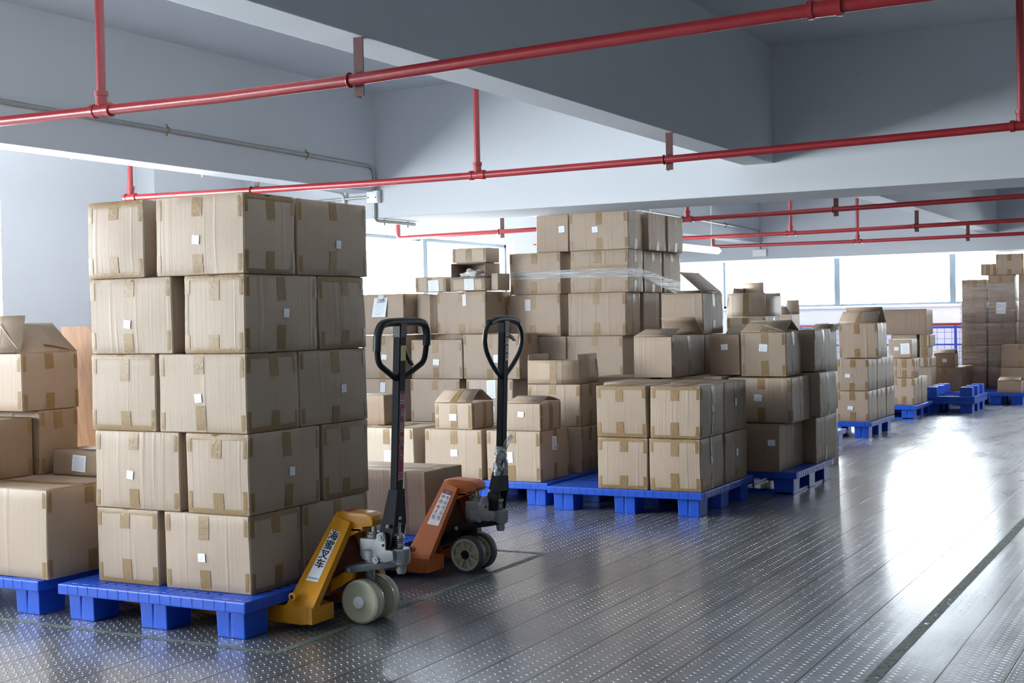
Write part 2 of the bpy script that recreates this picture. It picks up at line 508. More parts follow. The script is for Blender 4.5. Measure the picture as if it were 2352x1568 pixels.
BOXES=[
 ((-4.162,-3.822,4.106,4.556,0.150,0.457),'E','N',0.35,9,[],{},'brown taped carton in the tall near stack, bottom layer, left end','cartons of the tall near stack',826),
 ((-3.789,-3.354,4.106,4.436,0.150,0.457),'L','E',0.35,9,[('F', -0.1, -0.13, 0.036, 0.034, 's')],{},'brown taped carton in the tall near stack, bottom layer, at the near corner','cartons of the tall near stack',829),
 ((-3.804,-3.354,4.448,4.918,0.150,0.457),'N','L',0.4,9,[],{},'brown taped carton in the tall near stack, bottom layer, behind the yellow truck','cartons of the tall near stack',499),
 ((-4.164,-3.705,4.106,4.556,0.457,0.775),'L','N',0.35,9,[('F', -0.12, -0.12, 0.036, 0.034, 's')],{},'brown taped carton in the tall near stack, second layer up, left end','cartons of the tall near stack',128),
 ((-3.668,-3.354,4.106,4.573,0.457,0.775),'E','L',0.35,9,[('R', 0.12, -0.06, 0.036, 0.034, 's')],{},'brown taped carton in the tall near stack, second layer up, at the near corner','cartons of the tall near stack',705),
 ((-3.804,-3.354,4.591,4.926,0.457,0.775),'N','E',0.45,9,[],{},'brown taped carton in the tall near stack, second layer up, right end','cartons of the tall near stack',857),
 ((-4.175,-3.821,4.106,4.556,0.775,1.088),'E','N',0.3,9,[],{},'brown taped carton in the tall near stack, middle layer, left end','cartons of the tall near stack',680),
 ((-3.802,-3.354,4.106,4.438,0.775,1.088),'L','E',0.35,9,[('F', -0.08, -0.12, 0.036, 0.034, 's')],{},'brown taped carton in the tall near stack, middle layer, at the near corner','cartons of the tall near stack',183),
 ((-3.804,-3.354,4.447,4.935,0.775,1.088),'N','L',0.45,9,[('R', 0.2, -0.08, 0.036, 0.034, 's')],{},'brown taped carton in the tall near stack, middle layer, right end','cartons of the tall near stack',449),
 ((-4.167,-3.722,4.106,4.556,1.088,1.397),'L','N',0.3,9,[('F', -0.05, -0.22, 0.036, 0.034, 's')],{},'brown taped carton in the tall near stack, fourth layer up, left end','cartons of the tall near stack',503),
 ((-3.663,-3.354,4.106,4.577,1.088,1.397),'E','L',0.35,9,[('R', 0.05, 0.0, 0.036, 0.034, 's')],{},'brown taped carton in the tall near stack, fourth layer up, at the near corner','cartons of the tall near stack',410),
 ((-3.804,-3.354,4.589,4.929,1.088,1.397),'N','E',0.45,9,[],{},'brown taped carton in the tall near stack, fourth layer up, right end','cartons of the tall near stack',765),
 ((-4.174,-3.859,4.106,4.556,1.397,1.712),'E','N',0.3,9,[],{},'brown taped carton in the tall near stack, top layer, left end with glossy top edge','cartons of the tall near stack',741),
 ((-3.803,-3.354,4.106,4.431,1.397,1.712),'L','E',0.35,9,[('F', -0.05, -0.12, 0.036, 0.034, 's')],{},'brown taped carton in the tall near stack, top layer, at the near corner','cartons of the tall near stack',394),
 ((-3.804,-3.354,4.449,4.951,1.397,1.712),'N','L',0.45,9,[('R', 0.1, -0.15, 0.036, 0.034, 's')],{},'brown taped carton in the tall near stack, top layer, right end','cartons of the tall near stack',339),
 ((-4.972,-4.352,4.022,4.492,0.150,0.526),'L','L',0.35,9,[],{},'large brown carton on the pallet at the left edge of the frame, lowest and nearest','cartons of the pile at the left edge',222),
 ((-5.333,-4.873,4.004,4.434,0.526,0.793),'N','L',0.9,6,[],{},'dark orange-brown carton cut by the left frame edge, on the large carton','cartons of the pile at the left edge',601),
 ((-5.248,-4.848,4.447,4.686,0.526,0.822),'L','L',0.6,6,[],{},'brown carton under the open-lidded box at the left','cartons of the pile at the left edge',724),
 ((-5.265,-4.845,4.353,4.697,0.822,1.088),'L','L',0.5,7,[],{'F': 80, 'R': 42, 'B': 12},'open carton with raised flaps at top of the left pile','cartons of the pile at the left edge',512),
 ((-4.800,-4.420,4.470,4.700,0.526,0.641),'N','N',0.8,5,[('F', -0.1, 0.0, 0.085, 0.075, 'p'), ('U', 0.1, 0.1, 0.2, 0.12, 'p')],{},'small flat carton with white text label beside the tall near stack','cartons of the pile at the left edge',385),
 ((-4.308,-3.913,7.691,8.123,0.150,0.478),'L','L',0.4,7,[('F', -0.2, -0.05, 0.08, 0.07, 'p'), ('R', -0.1, 0.45, 0.07, 0.09, 'b')],{},'closed carton with barcode sticker on its right side, behind the orange truck','cartons behind the pallet trucks',339),
 ((-4.786,-4.345,7.691,8.130,0.150,0.478),'L','N',0.15,6,[('F', 0.05, 0.05, 0.055, 0.045, 's')],{},'closed carton under the small lidded box, between the two truck handles','cartons behind the pallet trucks',637),
 ((-5.297,-4.866,7.691,8.130,0.150,0.478),'L','N',0.1,6,[('F', 0.1, -0.3, 0.09, 0.12, 'p')],{},'heavily taped pale carton left of the yellow truck handle base, with white sheet','cartons behind the pallet trucks',658),
 ((-4.708,-4.416,7.700,8.000,0.478,0.654),'L','L',0.3,6,[('F', 0.0, -0.1, 0.055, 0.045, 's')],{'F': 32, 'B': 32},'small carton with tent-like half-open lid between the truck handles','cartons behind the pallet trucks',55),
 ((-4.164,-3.910,7.692,7.995,0.478,0.658),'N','L',0.35,6,[('F', -0.1, 0.2, 0.045, 0.035, 's')],{'F': 14, 'B': 14},'small carton with nearly closed lid right of the orange truck handle','cartons behind the pallet trucks',37),
 ((-4.161,-3.881,8.234,8.504,0.150,0.465),'N','L',0.5,5,[],{},'brown carton under the box with upright flaps','cartons behind the pallet trucks',536),
 ((-4.282,-3.882,8.234,8.553,0.465,0.753),'L','L',0.25,7,[],{'F': 90, 'R': 86, 'B': 84, 'L': 88},'open carton with all flaps standing upright, in the middle row','cartons behind the pallet trucks',610),
 ((-4.073,-3.460,5.569,5.929,0.150,0.466),'N','N',0.9,6,[],{},'wide brown carton in shade behind the two pallet trucks','cartons behind the pallet trucks',366),
 ((-5.000,-4.585,9.480,9.770,0.731,1.059),'N','N',0.5,5,[],{},'carton of the tall wrapped stack, fourth layer down, left','cartons of the tall wrapped stack',951),
 ((-4.578,-4.102,9.480,9.770,0.731,1.059),'L','N',0.5,6,[],{},'carton of the tall wrapped stack, fourth layer down, near corner','cartons of the tall wrapped stack',729),
 ((-5.099,-4.624,9.480,9.770,1.059,1.391),'L','N',0.35,6,[('F', -0.2, 0.5, 0.05, 0.09, 'c')],{},'carton of the tall wrapped stack, third layer down, left','cartons of the tall wrapped stack',658),
 ((-4.563,-4.074,9.480,9.770,1.059,1.391),'L','L',0.4,7,[],{},'carton of the tall wrapped stack, third layer down, near corner','cartons of the tall wrapped stack',916),
 ((-5.072,-4.617,9.480,9.770,1.391,1.718),'L','N',0.45,6,[],{},'carton of the tall wrapped stack, film-banded layer, left','cartons of the tall wrapped stack',932),
 ((-4.538,-4.046,9.480,9.770,1.391,1.718),'L','L',0.45,7,[('F', 0, 0.02, 0.486, 0.085, 't')],{},'carton of the tall wrapped stack, film-banded layer, near corner','cartons of the tall wrapped stack',639),
 ((-4.832,-4.547,9.480,9.770,1.718,2.009),'N','N',0.5,5,[('F', 0.6, 0.2, 0.05, 0.05, 's')],{},'carton of the tall wrapped stack, top layer, left','cartons of the tall wrapped stack',456),
 ((-4.539,-4.040,9.480,9.770,1.718,2.009),'L','L',0.45,7,[('F', -0.1, 0.1, 0.05, 0.045, 's')],{},'carton of the tall wrapped stack, top layer, near corner','cartons of the tall wrapped stack',296),
 ((-5.772,-5.299,9.100,9.430,0.741,1.050),'L','N',0.15,6,[('F', 0.0, -0.15, 0.055, 0.045, 's')],{},'carton with square sticker between the truck handle loops, upper','cartons of the back row',808),
 ((-5.788,-5.334,9.100,9.430,0.401,0.740),'L','L',0.35,6,[('F', 0.35, -0.1, 0.045, 0.045, 's')],{},'carton behind the small lidded box, lower','cartons of the back row',185),
 ((-5.290,-4.792,9.100,9.430,0.741,1.090),'L','L',0.2,7,[('F', 0.2, -0.1, 0.05, 0.06, 's')],{},'carton seen through the orange truck handle loop','cartons of the back row',546),
 ((-5.275,-4.860,9.100,9.430,0.401,0.740),'L','N',0.1,6,[('F', 0.1, 0.55, 0.08, 0.14, 'p'), ('F', 0.15, -0.35, 0.04, 0.04, 's')],{},'carton below the orange truck handle loop, with white sheet','cartons of the back row',472),
 ((-6.247,-5.849,9.100,9.430,0.741,1.090),'L','N',0.2,4,[('F', 0.1, 0.0, 0.05, 0.04, 's')],{},'carton left of the yellow truck handle loop, upper','cartons of the back row',241),
 ((-6.256,-5.841,9.100,9.430,0.401,0.740),'L','N',0.2,4,[('F', 0.0, 0.6, 0.05, 0.08, 'c')],{},'carton left of the yellow truck handle, lower','cartons of the back row',988),
 ((-6.337,-5.864,9.150,9.600,1.092,1.423),'N','L',0.35,6,[('F', 0.1, 0.35, 0.13, 0.155, 'q')],{},'carton with hanging handwritten sheet, back row right of the tall near stack','cartons of the back row',937),
 ((-5.551,-5.110,9.150,9.600,1.092,1.423),'L','L',0.45,6,[('F', 0.15, 0.6, 0.035, 0.09, 'c')],{},'closed brown carton, back row top between the truck handles','cartons of the back row',429),
 ((-5.784,-5.491,9.200,9.420,1.428,1.550),'L','N',0.0,4,[('F', 0.2, -0.2, 0.1, 0.09, 'p')],{},'pale backlit carton with white sheet, standing by the window','backlit cartons by the window',8),
 ((-5.455,-5.139,9.200,9.450,1.428,1.532),'L','N',0.0,4,[('F', 0.1, 0.0, 0.09, 0.09, 'p')],{},'pale backlit carton under the open box by the window','backlit cartons by the window',524),
 ((-5.452,-5.137,9.200,9.450,1.533,1.648),'N','N',0.3,4,[],{'F': 170},'open-fronted box holding a plastic bag, by the window','backlit cartons by the window',805),
 ((-5.434,-5.122,9.200,9.420,1.649,1.766),'L','N',0.0,4,[],{},'pale backlit carton topping the pile by the window','backlit cartons by the window',212),
 ((-3.113,-2.785,7.567,7.985,0.150,0.465),'E','L',0.3,8,[('R', -0.1, 0.15, 0.03, 0.05, 's'), ('R', -0.1, 0.62, 0.018, 0.12, 'c')],{},'carton of the low four-front block, bottom near corner','cartons of the low block',879),
 ((-3.459,-3.125,7.567,7.985,0.150,0.465),'E','N',0.3,7,[],{},'carton of the low four-front block, bottom left','cartons of the low block',942),
 ((-3.190,-2.785,7.995,8.430,0.150,0.465),'N','L',0.6,6,[('R', 0.0, 0.15, 0.035, 0.045, 's')],{},'carton of the low block, second row, lower right side','cartons of the low block',153),
 ((-3.107,-2.785,7.567,7.985,0.467,0.781),'E','L',0.3,8,[('R', -0.1, 0.1, 0.03, 0.04, 's'), ('R', -0.1, -0.5, 0.018, 0.1, 'c')],{},'carton of the low four-front block, top near corner','cartons of the low block',124),
 ((-3.625,-3.343,8.554,9.202,0.783,1.063),'N','L',0.45,7,[],{'F': 14, 'B': 38},'large open carton with lifted dark flaps, behind the low block','cartons between the stacks',839),
 ((-3.680,-3.359,9.220,9.660,1.065,1.363),'N','L',0.5,7,[],{'R': 40, 'B': 6, 'F': -4},'dark open carton with one tall flap raised, beside the tall wrapped stack','cartons between the stacks',205),
 ((-3.220,-2.998,8.960,9.260,0.783,1.063),'N','N',0.7,5,[('F', 0.0, 0.4, 0.05, 0.04, 's')],{},'brown carton with one sticker between two open cartons','cartons between the stacks',555),
 ((-3.070,-2.655,8.699,9.270,0.150,0.465),'N','L',0.6,7,[('F', 0.75, 0.25, 0.05, 0.04, 's')],{},'bulging carton, bottom front of the right-hand stack','cartons of the right-hand stack',125),
 ((-3.050,-2.572,9.300,9.865,0.150,0.474),'N','L',0.6,7,[],{},'bulging carton, bottom back of the right-hand stack','cartons of the right-hand stack',948),
 ((-3.040,-2.596,8.825,9.270,0.467,0.772),'L','L',0.4,7,[('F', -0.05, 0.12, 0.055, 0.045, 's')],{},'carton with square sticker, middle front of the right-hand stack','cartons of the right-hand stack',138),
 ((-2.935,-2.535,9.300,9.740,0.476,0.785),'N','L',0.3,7,[],{},'sagging carton, middle back of the right-hand stack','cartons of the right-hand stack',778),
 ((-2.990,-2.665,8.944,9.290,0.774,1.078),'L','L',0.2,8,[('F', 0.0, 0.3, 0.06, 0.05, 's')],{'F': 22, 'B': 26, 'R': 16},'open carton with peaked dark flaps, top front of the right-hand stack','cartons of the right-hand stack',819),
 ((-3.006,-2.606,9.420,9.858,0.787,1.087),'N','L',0.3,6,[],{},'closed grey-brown carton, top back of the right-hand stack','cartons of the right-hand stack',562),
 ((-3.380,-3.073,12.979,13.348,0.150,0.446),'L','L',0.3,5,[('F', -0.15, -0.1, 0.05, 0.035, 's')],{},'carton of the far slim stack, bottom front','cartons of the far slim stack',223),
 ((-3.380,-3.073,13.357,13.726,0.150,0.446),'N','L',0.3,4,[],{},'carton of the far slim stack, bottom middle','cartons of the far slim stack',250),
 ((-3.380,-3.073,13.736,14.104,0.150,0.446),'N','L',0.3,4,[],{},'carton of the far slim stack, bottom back','cartons of the far slim stack',978),
 ((-3.380,-3.073,12.979,13.348,0.448,0.754),'L','L',0.3,5,[('F', -0.3, -0.05, 0.05, 0.035, 's')],{},'carton of the far slim stack, upper front','cartons of the far slim stack',364),
 ((-3.415,-3.028,13.216,13.602,0.756,1.096),'L','L',0.3,5,[],{'F': 35, 'B': 52},'open carton with tented lid on the far slim stack','cartons of the far slim stack',812),
 ((-3.376,-3.152,15.454,15.874,0.150,0.453),'L','L',0.35,4,[],{},'carton on the far double-deck pallet, bottom front','cartons on the far double-deck pallet',478),
 ((-3.452,-3.152,15.888,16.201,0.150,0.453),'N','N',0.3,3,[],{},'carton on the far double-deck pallet, bottom back','cartons on the far double-deck pallet',323),
 ((-3.372,-3.148,15.454,15.725,0.455,0.673),'L','L',0.35,4,[],{},'carton on the far double-deck pallet, second layer','cartons on the far double-deck pallet',600),
 ((-3.464,-3.203,15.601,15.920,0.675,0.885),'N','N',0.4,4,[('F', -0.3, 0.0, 0.05, 0.04, 's'), ('F', 0.45, 0.0, 0.1, 0.12, 'p')],{},'small carton with two white labels topping the far double-deck pallet','cartons on the far double-deck pallet',863),
 ((-3.486,-3.054,17.955,18.360,0.150,0.474),'L','N',0.75,4,[('F', 0.1, -0.4, 0.06, 0.05, 's')],{},'wide brown carton behind the upturned pallet','cartons behind the upturned pallet',215),
 ((-3.406,-3.136,17.955,18.181,0.476,0.647),'N','N',0.75,4,[('F', 0.0, 0.0, 0.055, 0.045, 's')],{'F': 30, 'B': 30},'small lidded carton on the wide carton behind the upturned pallet','cartons behind the upturned pallet',674),
 ((-2.635,-2.350,17.966,18.250,0.150,0.303),'N','N',0.8,4,[],{'F': 16, 'B': 16},'small tent-lidded carton on the far right pallet','cartons at the right frame edge',996),
 ((-4.970,-4.400,4.500,4.930,0.150,0.526),'N','L',0.4,4,[],{},'brown carton behind the large carton at the left edge, carrying smaller boxes','cartons of the pile at the left edge',98),
 ((-5.400,-4.985,4.030,4.490,0.150,0.526),'N','N',0.4,3,[],{},'brown carton at the far left pallet, cut off by the frame','cartons of the pile at the left edge',313),
 ((-5.400,-4.985,4.500,4.930,0.150,0.526),'N','N',0.4,3,[],{},'brown carton at the back left corner of the leftmost pallet','cartons of the pile at the left edge',498),
 ((-4.404,-4.004,9.800,10.163,1.718,2.009),'N','L',0.6,5,[],{},'carton of the tall wrapped stack, top layer, second from the corner','cartons of the tall wrapped stack',888),
 ((-4.401,-4.001,10.197,10.539,1.718,2.009),'N','L',0.6,5,[],{},'carton of the tall wrapped stack, top layer, rearmost','cartons of the tall wrapped stack',352),
 ((-4.447,-4.047,9.800,10.179,1.391,1.718),'N','L',0.6,5,[],{},'carton of the tall wrapped stack, film-banded layer, second from the corner','cartons of the tall wrapped stack',780),
 ((-4.447,-4.047,10.213,10.595,1.391,1.718),'N','L',0.6,5,[],{},'carton of the tall wrapped stack, film-banded layer, rearmost','cartons of the tall wrapped stack',299),
 ((-4.460,-4.060,9.800,10.132,1.059,1.391),'N','N',0.6,4,[],{},'carton of the tall wrapped stack, third layer down, second from the corner','cartons of the tall wrapped stack',543),
 ((-4.453,-4.053,10.166,10.515,1.059,1.391),'N','N',0.6,3,[],{},'carton of the tall wrapped stack, third layer down, rearmost','cartons of the tall wrapped stack',535),
 ((-4.467,-4.067,9.800,10.114,0.731,1.059),'N','N',0.6,3,[],{},'carton of the tall wrapped stack, fourth layer down, second from the corner','cartons of the tall wrapped stack',499),
 ((-5.820,-5.130,9.450,9.750,0.740,1.090),'N','N',0.4,3,[],{},'carton sliver under the upper carton between the handle loops','cartons of the back row',869),
 ((-6.037,-5.844,9.450,9.750,0.740,1.090),'N','N',0.4,3,[],{},'carton sliver at the left back row','cartons of the back row',691),
 ((-5.834,-5.704,9.300,9.620,1.092,1.415),'N','N',0.4,3,[],{},'narrow carton end squeezed beside the carton with the handwritten sheet','cartons of the back row',285),
 ((-5.114,-5.049,9.250,9.450,1.428,1.562),'N','N',0.0,2,[],{},'pale narrow carton at the right end of the pile by the window','backlit cartons by the window',642),
 ((-3.459,-3.125,7.567,7.985,0.467,0.781),'E','N',0.3,7,[],{},'carton of the low four-front block, top left','cartons of the low block',486),
 ((-3.190,-2.785,7.995,8.430,0.467,0.781),'N','L',0.6,6,[('R', 0.0, 0.15, 0.035, 0.045, 's')],{},'carton of the low block, second row, upper right side','cartons of the low block',477),
 ((-3.600,-3.200,7.995,8.430,0.467,0.781),'N','N',0.5,4,[],{},'carton at the back left top of the low block','cartons of the low block',138),
 ((-3.600,-3.200,7.995,8.430,0.150,0.465),'N','N',0.5,2,[],{},'carton hidden at the back left bottom of the low block','cartons of the low block',664),
 ((-3.380,-3.073,13.357,13.726,0.448,0.754),'N','L',0.3,4,[],{},'carton of the far slim stack, upper middle','cartons of the far slim stack',728),
 ((-3.380,-3.073,13.736,14.104,0.448,0.754),'N','L',0.3,4,[],{},'carton of the far slim stack, upper back','cartons of the far slim stack',438),
 ((-3.440,-3.050,18.380,18.750,0.150,0.474),'N','N',0.7,3,[],{},'brown carton right behind the wide carton of the upturned pallet','cartons behind the upturned pallet',988),
 ((-2.638,-2.300,18.320,18.740,0.150,0.453),'N','N',0.8,3,[],{},'brown carton at the right frame edge, lower of two','cartons at the right frame edge',137),
 ((-2.632,-2.183,18.340,18.740,0.455,0.747),'L','N',0.6,3,[],{},'brown carton at the right frame edge, upper of two','cartons at the right frame edge',642),
 ((-3.217,-2.898,18.860,19.260,0.151,0.437),'L','N',0.7,3,[],{},'film-wrapped carton of the far right stack, left column, bottom','cartons on the far wrapped stack',501),
 ((-3.213,-2.894,18.860,19.260,0.438,0.728),'L','N',0.7,3,[],{},'film-wrapped carton of the far right stack, left column, second from bottom','cartons on the far wrapped stack',567),
 ((-3.209,-2.890,18.860,19.260,0.729,1.030),'L','N',0.7,3,[],{},'film-wrapped carton of the far right stack, left column, middle','cartons on the far wrapped stack',756),
 ((-3.205,-2.887,18.860,19.260,1.031,1.314),'L','N',0.7,3,[],{},'film-wrapped carton of the far right stack, left column, second from top','cartons on the far wrapped stack',127),
 ((-3.201,-2.883,18.860,19.260,1.315,1.610),'L','N',0.7,3,[],{},'film-wrapped carton of the far right stack, left column, top','cartons on the far wrapped stack',739),
 ((-2.876,-2.541,18.860,19.260,0.151,0.437),'L','N',0.7,3,[],{},'film-wrapped carton of the far right stack, middle column, bottom','cartons on the far wrapped stack',776),
 ((-2.872,-2.537,18.860,19.260,0.438,0.728),'L','N',0.7,3,[],{},'film-wrapped carton of the far right stack, middle column, second from bottom','cartons on the far wrapped stack',686),
 ((-2.868,-2.533,18.860,19.260,0.729,1.030),'L','N',0.7,3,[],{},'film-wrapped carton of the far right stack, middle column, middle','cartons on the far wrapped stack',473),
 ((-2.864,-2.530,18.860,19.260,1.031,1.314),'L','N',0.7,3,[('F', -0.05, 0.35, 0.125, 0.15, 'g')],{},'film-wrapped carton of the far right stack, middle column, second from top','cartons on the far wrapped stack',686),
 ((-2.861,-2.526,18.860,19.260,1.315,1.660),'L','N',0.7,3,[],{},'film-wrapped carton of the far right stack, middle column, top','cartons on the far wrapped stack',215),
 ((-2.497,-2.169,18.860,19.260,0.151,0.437),'L','N',0.7,3,[],{},'film-wrapped carton of the far right stack, right column, bottom','cartons on the far wrapped stack',464),
 ((-2.494,-2.165,18.860,19.260,0.438,0.728),'L','N',0.7,3,[],{},'film-wrapped carton of the far right stack, right column, second from bottom','cartons on the far wrapped stack',830),
 ((-2.490,-2.162,18.860,19.260,0.729,1.030),'L','N',0.7,3,[],{},'film-wrapped carton of the far right stack, right column, middle','cartons on the far wrapped stack',273),
 ((-2.486,-2.158,18.860,19.260,1.031,1.314),'L','N',0.7,3,[],{},'film-wrapped carton of the far right stack, right column, second from top','cartons on the far wrapped stack',105),
 ((-2.483,-2.155,18.860,19.260,1.315,1.660),'L','N',0.7,3,[],{},'film-wrapped carton of the far right stack, right column, top','cartons on the far wrapped stack',573),
 ((-2.965,-2.776,18.910,19.210,1.662,1.816),'L','N',0.4,3,[],{},'small carton on top of the far film-wrapped stack, left one','cartons on the far wrapped stack',409),
 ((-2.766,-2.411,18.880,19.230,1.662,1.940),'L','N',0.5,3,[],{},'larger carton on top of the far film-wrapped stack, right one','cartons on the far wrapped stack',467),
 ((-4.346,-3.388,17.420,17.840,0.908,1.224),'N','N',0.6,4,[],{'F': -3},'long low carton lying across the boxes below the far windows','far open cartons',182),
 ((-3.766,-3.422,10.900,11.350,0.870,1.180),'L','L',0.05,5,[],{'F': 88, 'R': 90, 'B': 88, 'L': 86},'pale open carton with upright flaps below the back window left end','far open cartons',142),
 ((-4.496,-4.258,13.200,13.550,1.094,1.354),'N','N',0.5,3,[],{'F': -20, 'B': 88, 'L': 80},'small open carton standing against the bright back window','far open cartons',629),
 ((-4.057,-3.904,13.300,13.600,0.942,1.192),'N','N',0.3,3,[],{'F': 150, 'B': 100},'open carton with a folded-out front flap under the back window','far open cartons',914),
 ((-2.921,-2.787,10.400,10.750,0.732,1.054),'N','N',0.6,4,[],{'F': 20, 'R': 118},'dark open carton in the gap between two stacks, flap sticking up','far open cartons',14),
 ((-3.385,-3.188,9.750,10.050,0.750,1.050),'N','N',0.1,4,[],{'F': 30, 'B': 30},'pale carton lid peeking over the stickered brown carton','cartons between the stacks',795),
 ((-3.483,-3.344,17.450,17.750,0.754,0.905),'L','N',0.0,3,[],{},'pale little carton by the blue railing, top one','pale little cartons',381),
 ((-3.485,-3.378,17.450,17.750,0.622,0.752),'L','N',0.0,3,[],{},'pale little carton by the blue railing, middle one','pale little cartons',518),
 ((-3.508,-3.337,17.450,17.750,0.500,0.620),'L','N',0.0,3,[],{},'pale little carton by the blue railing, bottom one','pale little cartons',580),
 ((-5.472,-5.212,7.860,8.090,0.481,0.689),'N','N',0.95,4,[],{},'small dark carton showing right beside the tall near stack, behind the yellow truck','cartons behind the pallet trucks',98),  # darkest card tone puts the shadow here into the colour
 ((-5.000,-4.560,9.480,9.770,0.150,0.440),"N","N",.5,2,[],{},'plain carton buried under the tall wrapped stack, left column, lowest one','cartons buried under the visible stacks',1),
 ((-5.000,-4.560,9.480,9.770,0.442,0.729),"N","N",.5,2,[],{},'plain carton buried under the tall wrapped stack, left column, second up','cartons buried under the visible stacks',2),
 ((-4.550,-4.100,9.480,9.770,0.150,0.440),"N","N",.5,2,[],{},'plain carton buried under the tall wrapped stack, near corner column, lowest one','cartons buried under the visible stacks',3),
 ((-4.550,-4.100,9.480,9.770,0.442,0.729),"N","N",.5,2,[],{},'plain carton buried under the tall wrapped stack, near corner column, second up','cartons buried under the visible stacks',4),
 ((-4.420,-4.020,9.800,10.200,0.150,0.440),"N","N",.5,2,[],{},'plain carton buried under the tall wrapped stack, second column, lowest one','cartons buried under the visible stacks',5),
 ((-4.420,-4.020,9.800,10.200,0.442,0.729),"N","N",.5,2,[],{},'plain carton buried under the tall wrapped stack, second column, second up','cartons buried under the visible stacks',6),
 ((-4.420,-4.000,10.230,10.600,0.150,0.600),"N","N",.5,2,[],{},'plain carton buried under the tall wrapped stack, rearmost column, lowest one','cartons buried under the visible stacks',7),
 ((-4.420,-3.980,10.230,10.600,0.602,1.057),"N","N",.5,2,[],{},'plain carton buried under the tall wrapped stack, rearmost column, second up','cartons buried under the visible stacks',8),
 ((-6.380,-5.980,9.100,9.420,0.150,0.399),"N","N",.5,2,[],{},'plain carton buried under the back row, left column, lowest one','cartons buried under the visible stacks',9),
 ((-5.910,-5.450,9.100,9.420,0.150,0.399),"N","N",.5,2,[],{},'plain carton buried under the back row, middle column, lowest one','cartons buried under the visible stacks',10),
 ((-5.390,-4.950,9.100,9.420,0.150,0.399),"N","N",.5,2,[],{},'plain carton buried under the back row, right column, lowest one','cartons buried under the visible stacks',11),
 ((-5.571,-5.089,9.450,9.750,0.150,0.445),"N","N",.5,2,[],{},'plain carton buried under the carton slivers of the back row, right, lowest one','cartons buried under the visible stacks',12),
 ((-5.571,-5.089,9.450,9.750,0.447,0.738),"N","N",.5,2,[],{},'plain carton buried under the carton slivers of the back row, right, second up','cartons buried under the visible stacks',13),
 ((-6.037,-5.844,9.450,9.750,0.150,0.445),"N","N",.5,2,[],{},'plain carton buried under the carton slivers of the back row, left, lowest one','cartons buried under the visible stacks',14),
 ((-6.037,-5.844,9.450,9.750,0.447,0.738),"N","N",.5,2,[],{},'plain carton buried under the carton slivers of the back row, left, second up','cartons buried under the visible stacks',15),
 ((-4.000,-3.560,8.690,9.050,0.150,0.465),"N","N",.5,2,[],{},'plain carton buried under the large open carton, left part, lowest one','cartons buried under the visible stacks',16),
 ((-4.000,-3.560,8.690,9.050,0.467,0.781),"N","N",.5,2,[],{},'plain carton buried under the large open carton, left part, second up','cartons buried under the visible stacks',17),
 ((-3.530,-3.080,8.800,9.210,0.150,0.465),"N","N",.5,2,[],{},'plain carton buried under the stickered brown carton, lowest one','cartons buried under the visible stacks',18),
 ((-3.530,-3.080,8.800,9.210,0.467,0.781),"N","N",.5,2,[],{},'plain carton buried under the stickered brown carton, second up','cartons buried under the visible stacks',19),
 ((-3.790,-3.345,9.240,9.660,0.150,0.465),"N","N",.5,2,[],{},'plain carton buried under the dark open carton with the tall flap, lowest one','cartons buried under the visible stacks',20),
 ((-3.790,-3.345,9.240,9.660,0.467,0.781),"N","N",.5,2,[],{},'plain carton buried under the dark open carton with the tall flap, second up','cartons buried under the visible stacks',21),
 ((-3.790,-3.345,9.220,9.660,0.783,1.063),"N","N",.5,2,[],{},'plain carton buried under the dark open carton with the tall flap, third up','cartons buried under the visible stacks',22),
 ((-3.766,-3.422,10.900,11.250,0.001,0.505),"N","N",.5,2,[],{},'plain carton buried under the pale open carton below the back window, lowest one','cartons buried under the visible stacks',23),
 ((-3.766,-3.422,10.900,11.250,0.507,0.868),"N","N",.5,2,[],{},'plain carton buried under the pale open carton below the back window, second up','cartons buried under the visible stacks',24),
 ((-4.526,-4.228,13.200,13.550,0.001,0.364),"N","N",.5,2,[],{},'plain carton buried under the small open carton at the bright back window, lowest one','cartons buried under the visible stacks',25),
 ((-4.526,-4.228,13.200,13.550,0.366,0.728),"N","N",.5,2,[],{},'plain carton buried under the small open carton at the bright back window, second up','cartons buried under the visible stacks',26),
 ((-4.526,-4.228,13.200,13.550,0.730,1.093),"N","N",.5,2,[],{},'plain carton buried under the small open carton at the bright back window, third up','cartons buried under the visible stacks',27),
 ((-4.057,-3.904,13.300,13.600,0.152,0.414),"N","N",.5,2,[],{},'plain carton buried under the open carton with the folded-out front flap, lowest one','cartons buried under the visible stacks',28),
 ((-4.057,-3.904,13.300,13.600,0.416,0.678),"N","N",.5,2,[],{},'plain carton buried under the open carton with the folded-out front flap, second up','cartons buried under the visible stacks',29),
 ((-4.057,-3.904,13.300,13.600,0.680,0.941),"N","N",.5,2,[],{},'plain carton buried under the open carton with the folded-out front flap, third up','cartons buried under the visible stacks',30),
 ((-2.921,-2.787,10.400,10.750,0.001,0.436),"N","N",.5,2,[],{},'plain carton buried under the dark open carton with the flap sticking up, lowest one','cartons buried under the visible stacks',31),
 ((-2.921,-2.787,10.400,10.750,0.438,0.730),"N","N",.5,2,[],{},'plain carton buried under the dark open carton with the flap sticking up, second up','cartons buried under the visible stacks',32),
 ((-3.385,-3.188,9.750,10.050,0.001,0.445),"N","N",.5,2,[],{},'plain carton buried under the pale lid behind the stickered brown carton, lowest one','cartons buried under the visible stacks',33),
 ((-3.385,-3.188,9.750,10.050,0.447,0.748),"N","N",.5,2,[],{},'plain carton buried under the pale lid behind the stickered brown carton, second up','cartons buried under the visible stacks',34),
 ((-3.508,-3.337,17.450,17.750,0.001,0.498),"N","N",.5,2,[],{},'plain carton buried under the long low carton, by the pale little cartons, lowest one','cartons buried under the visible stacks',35),
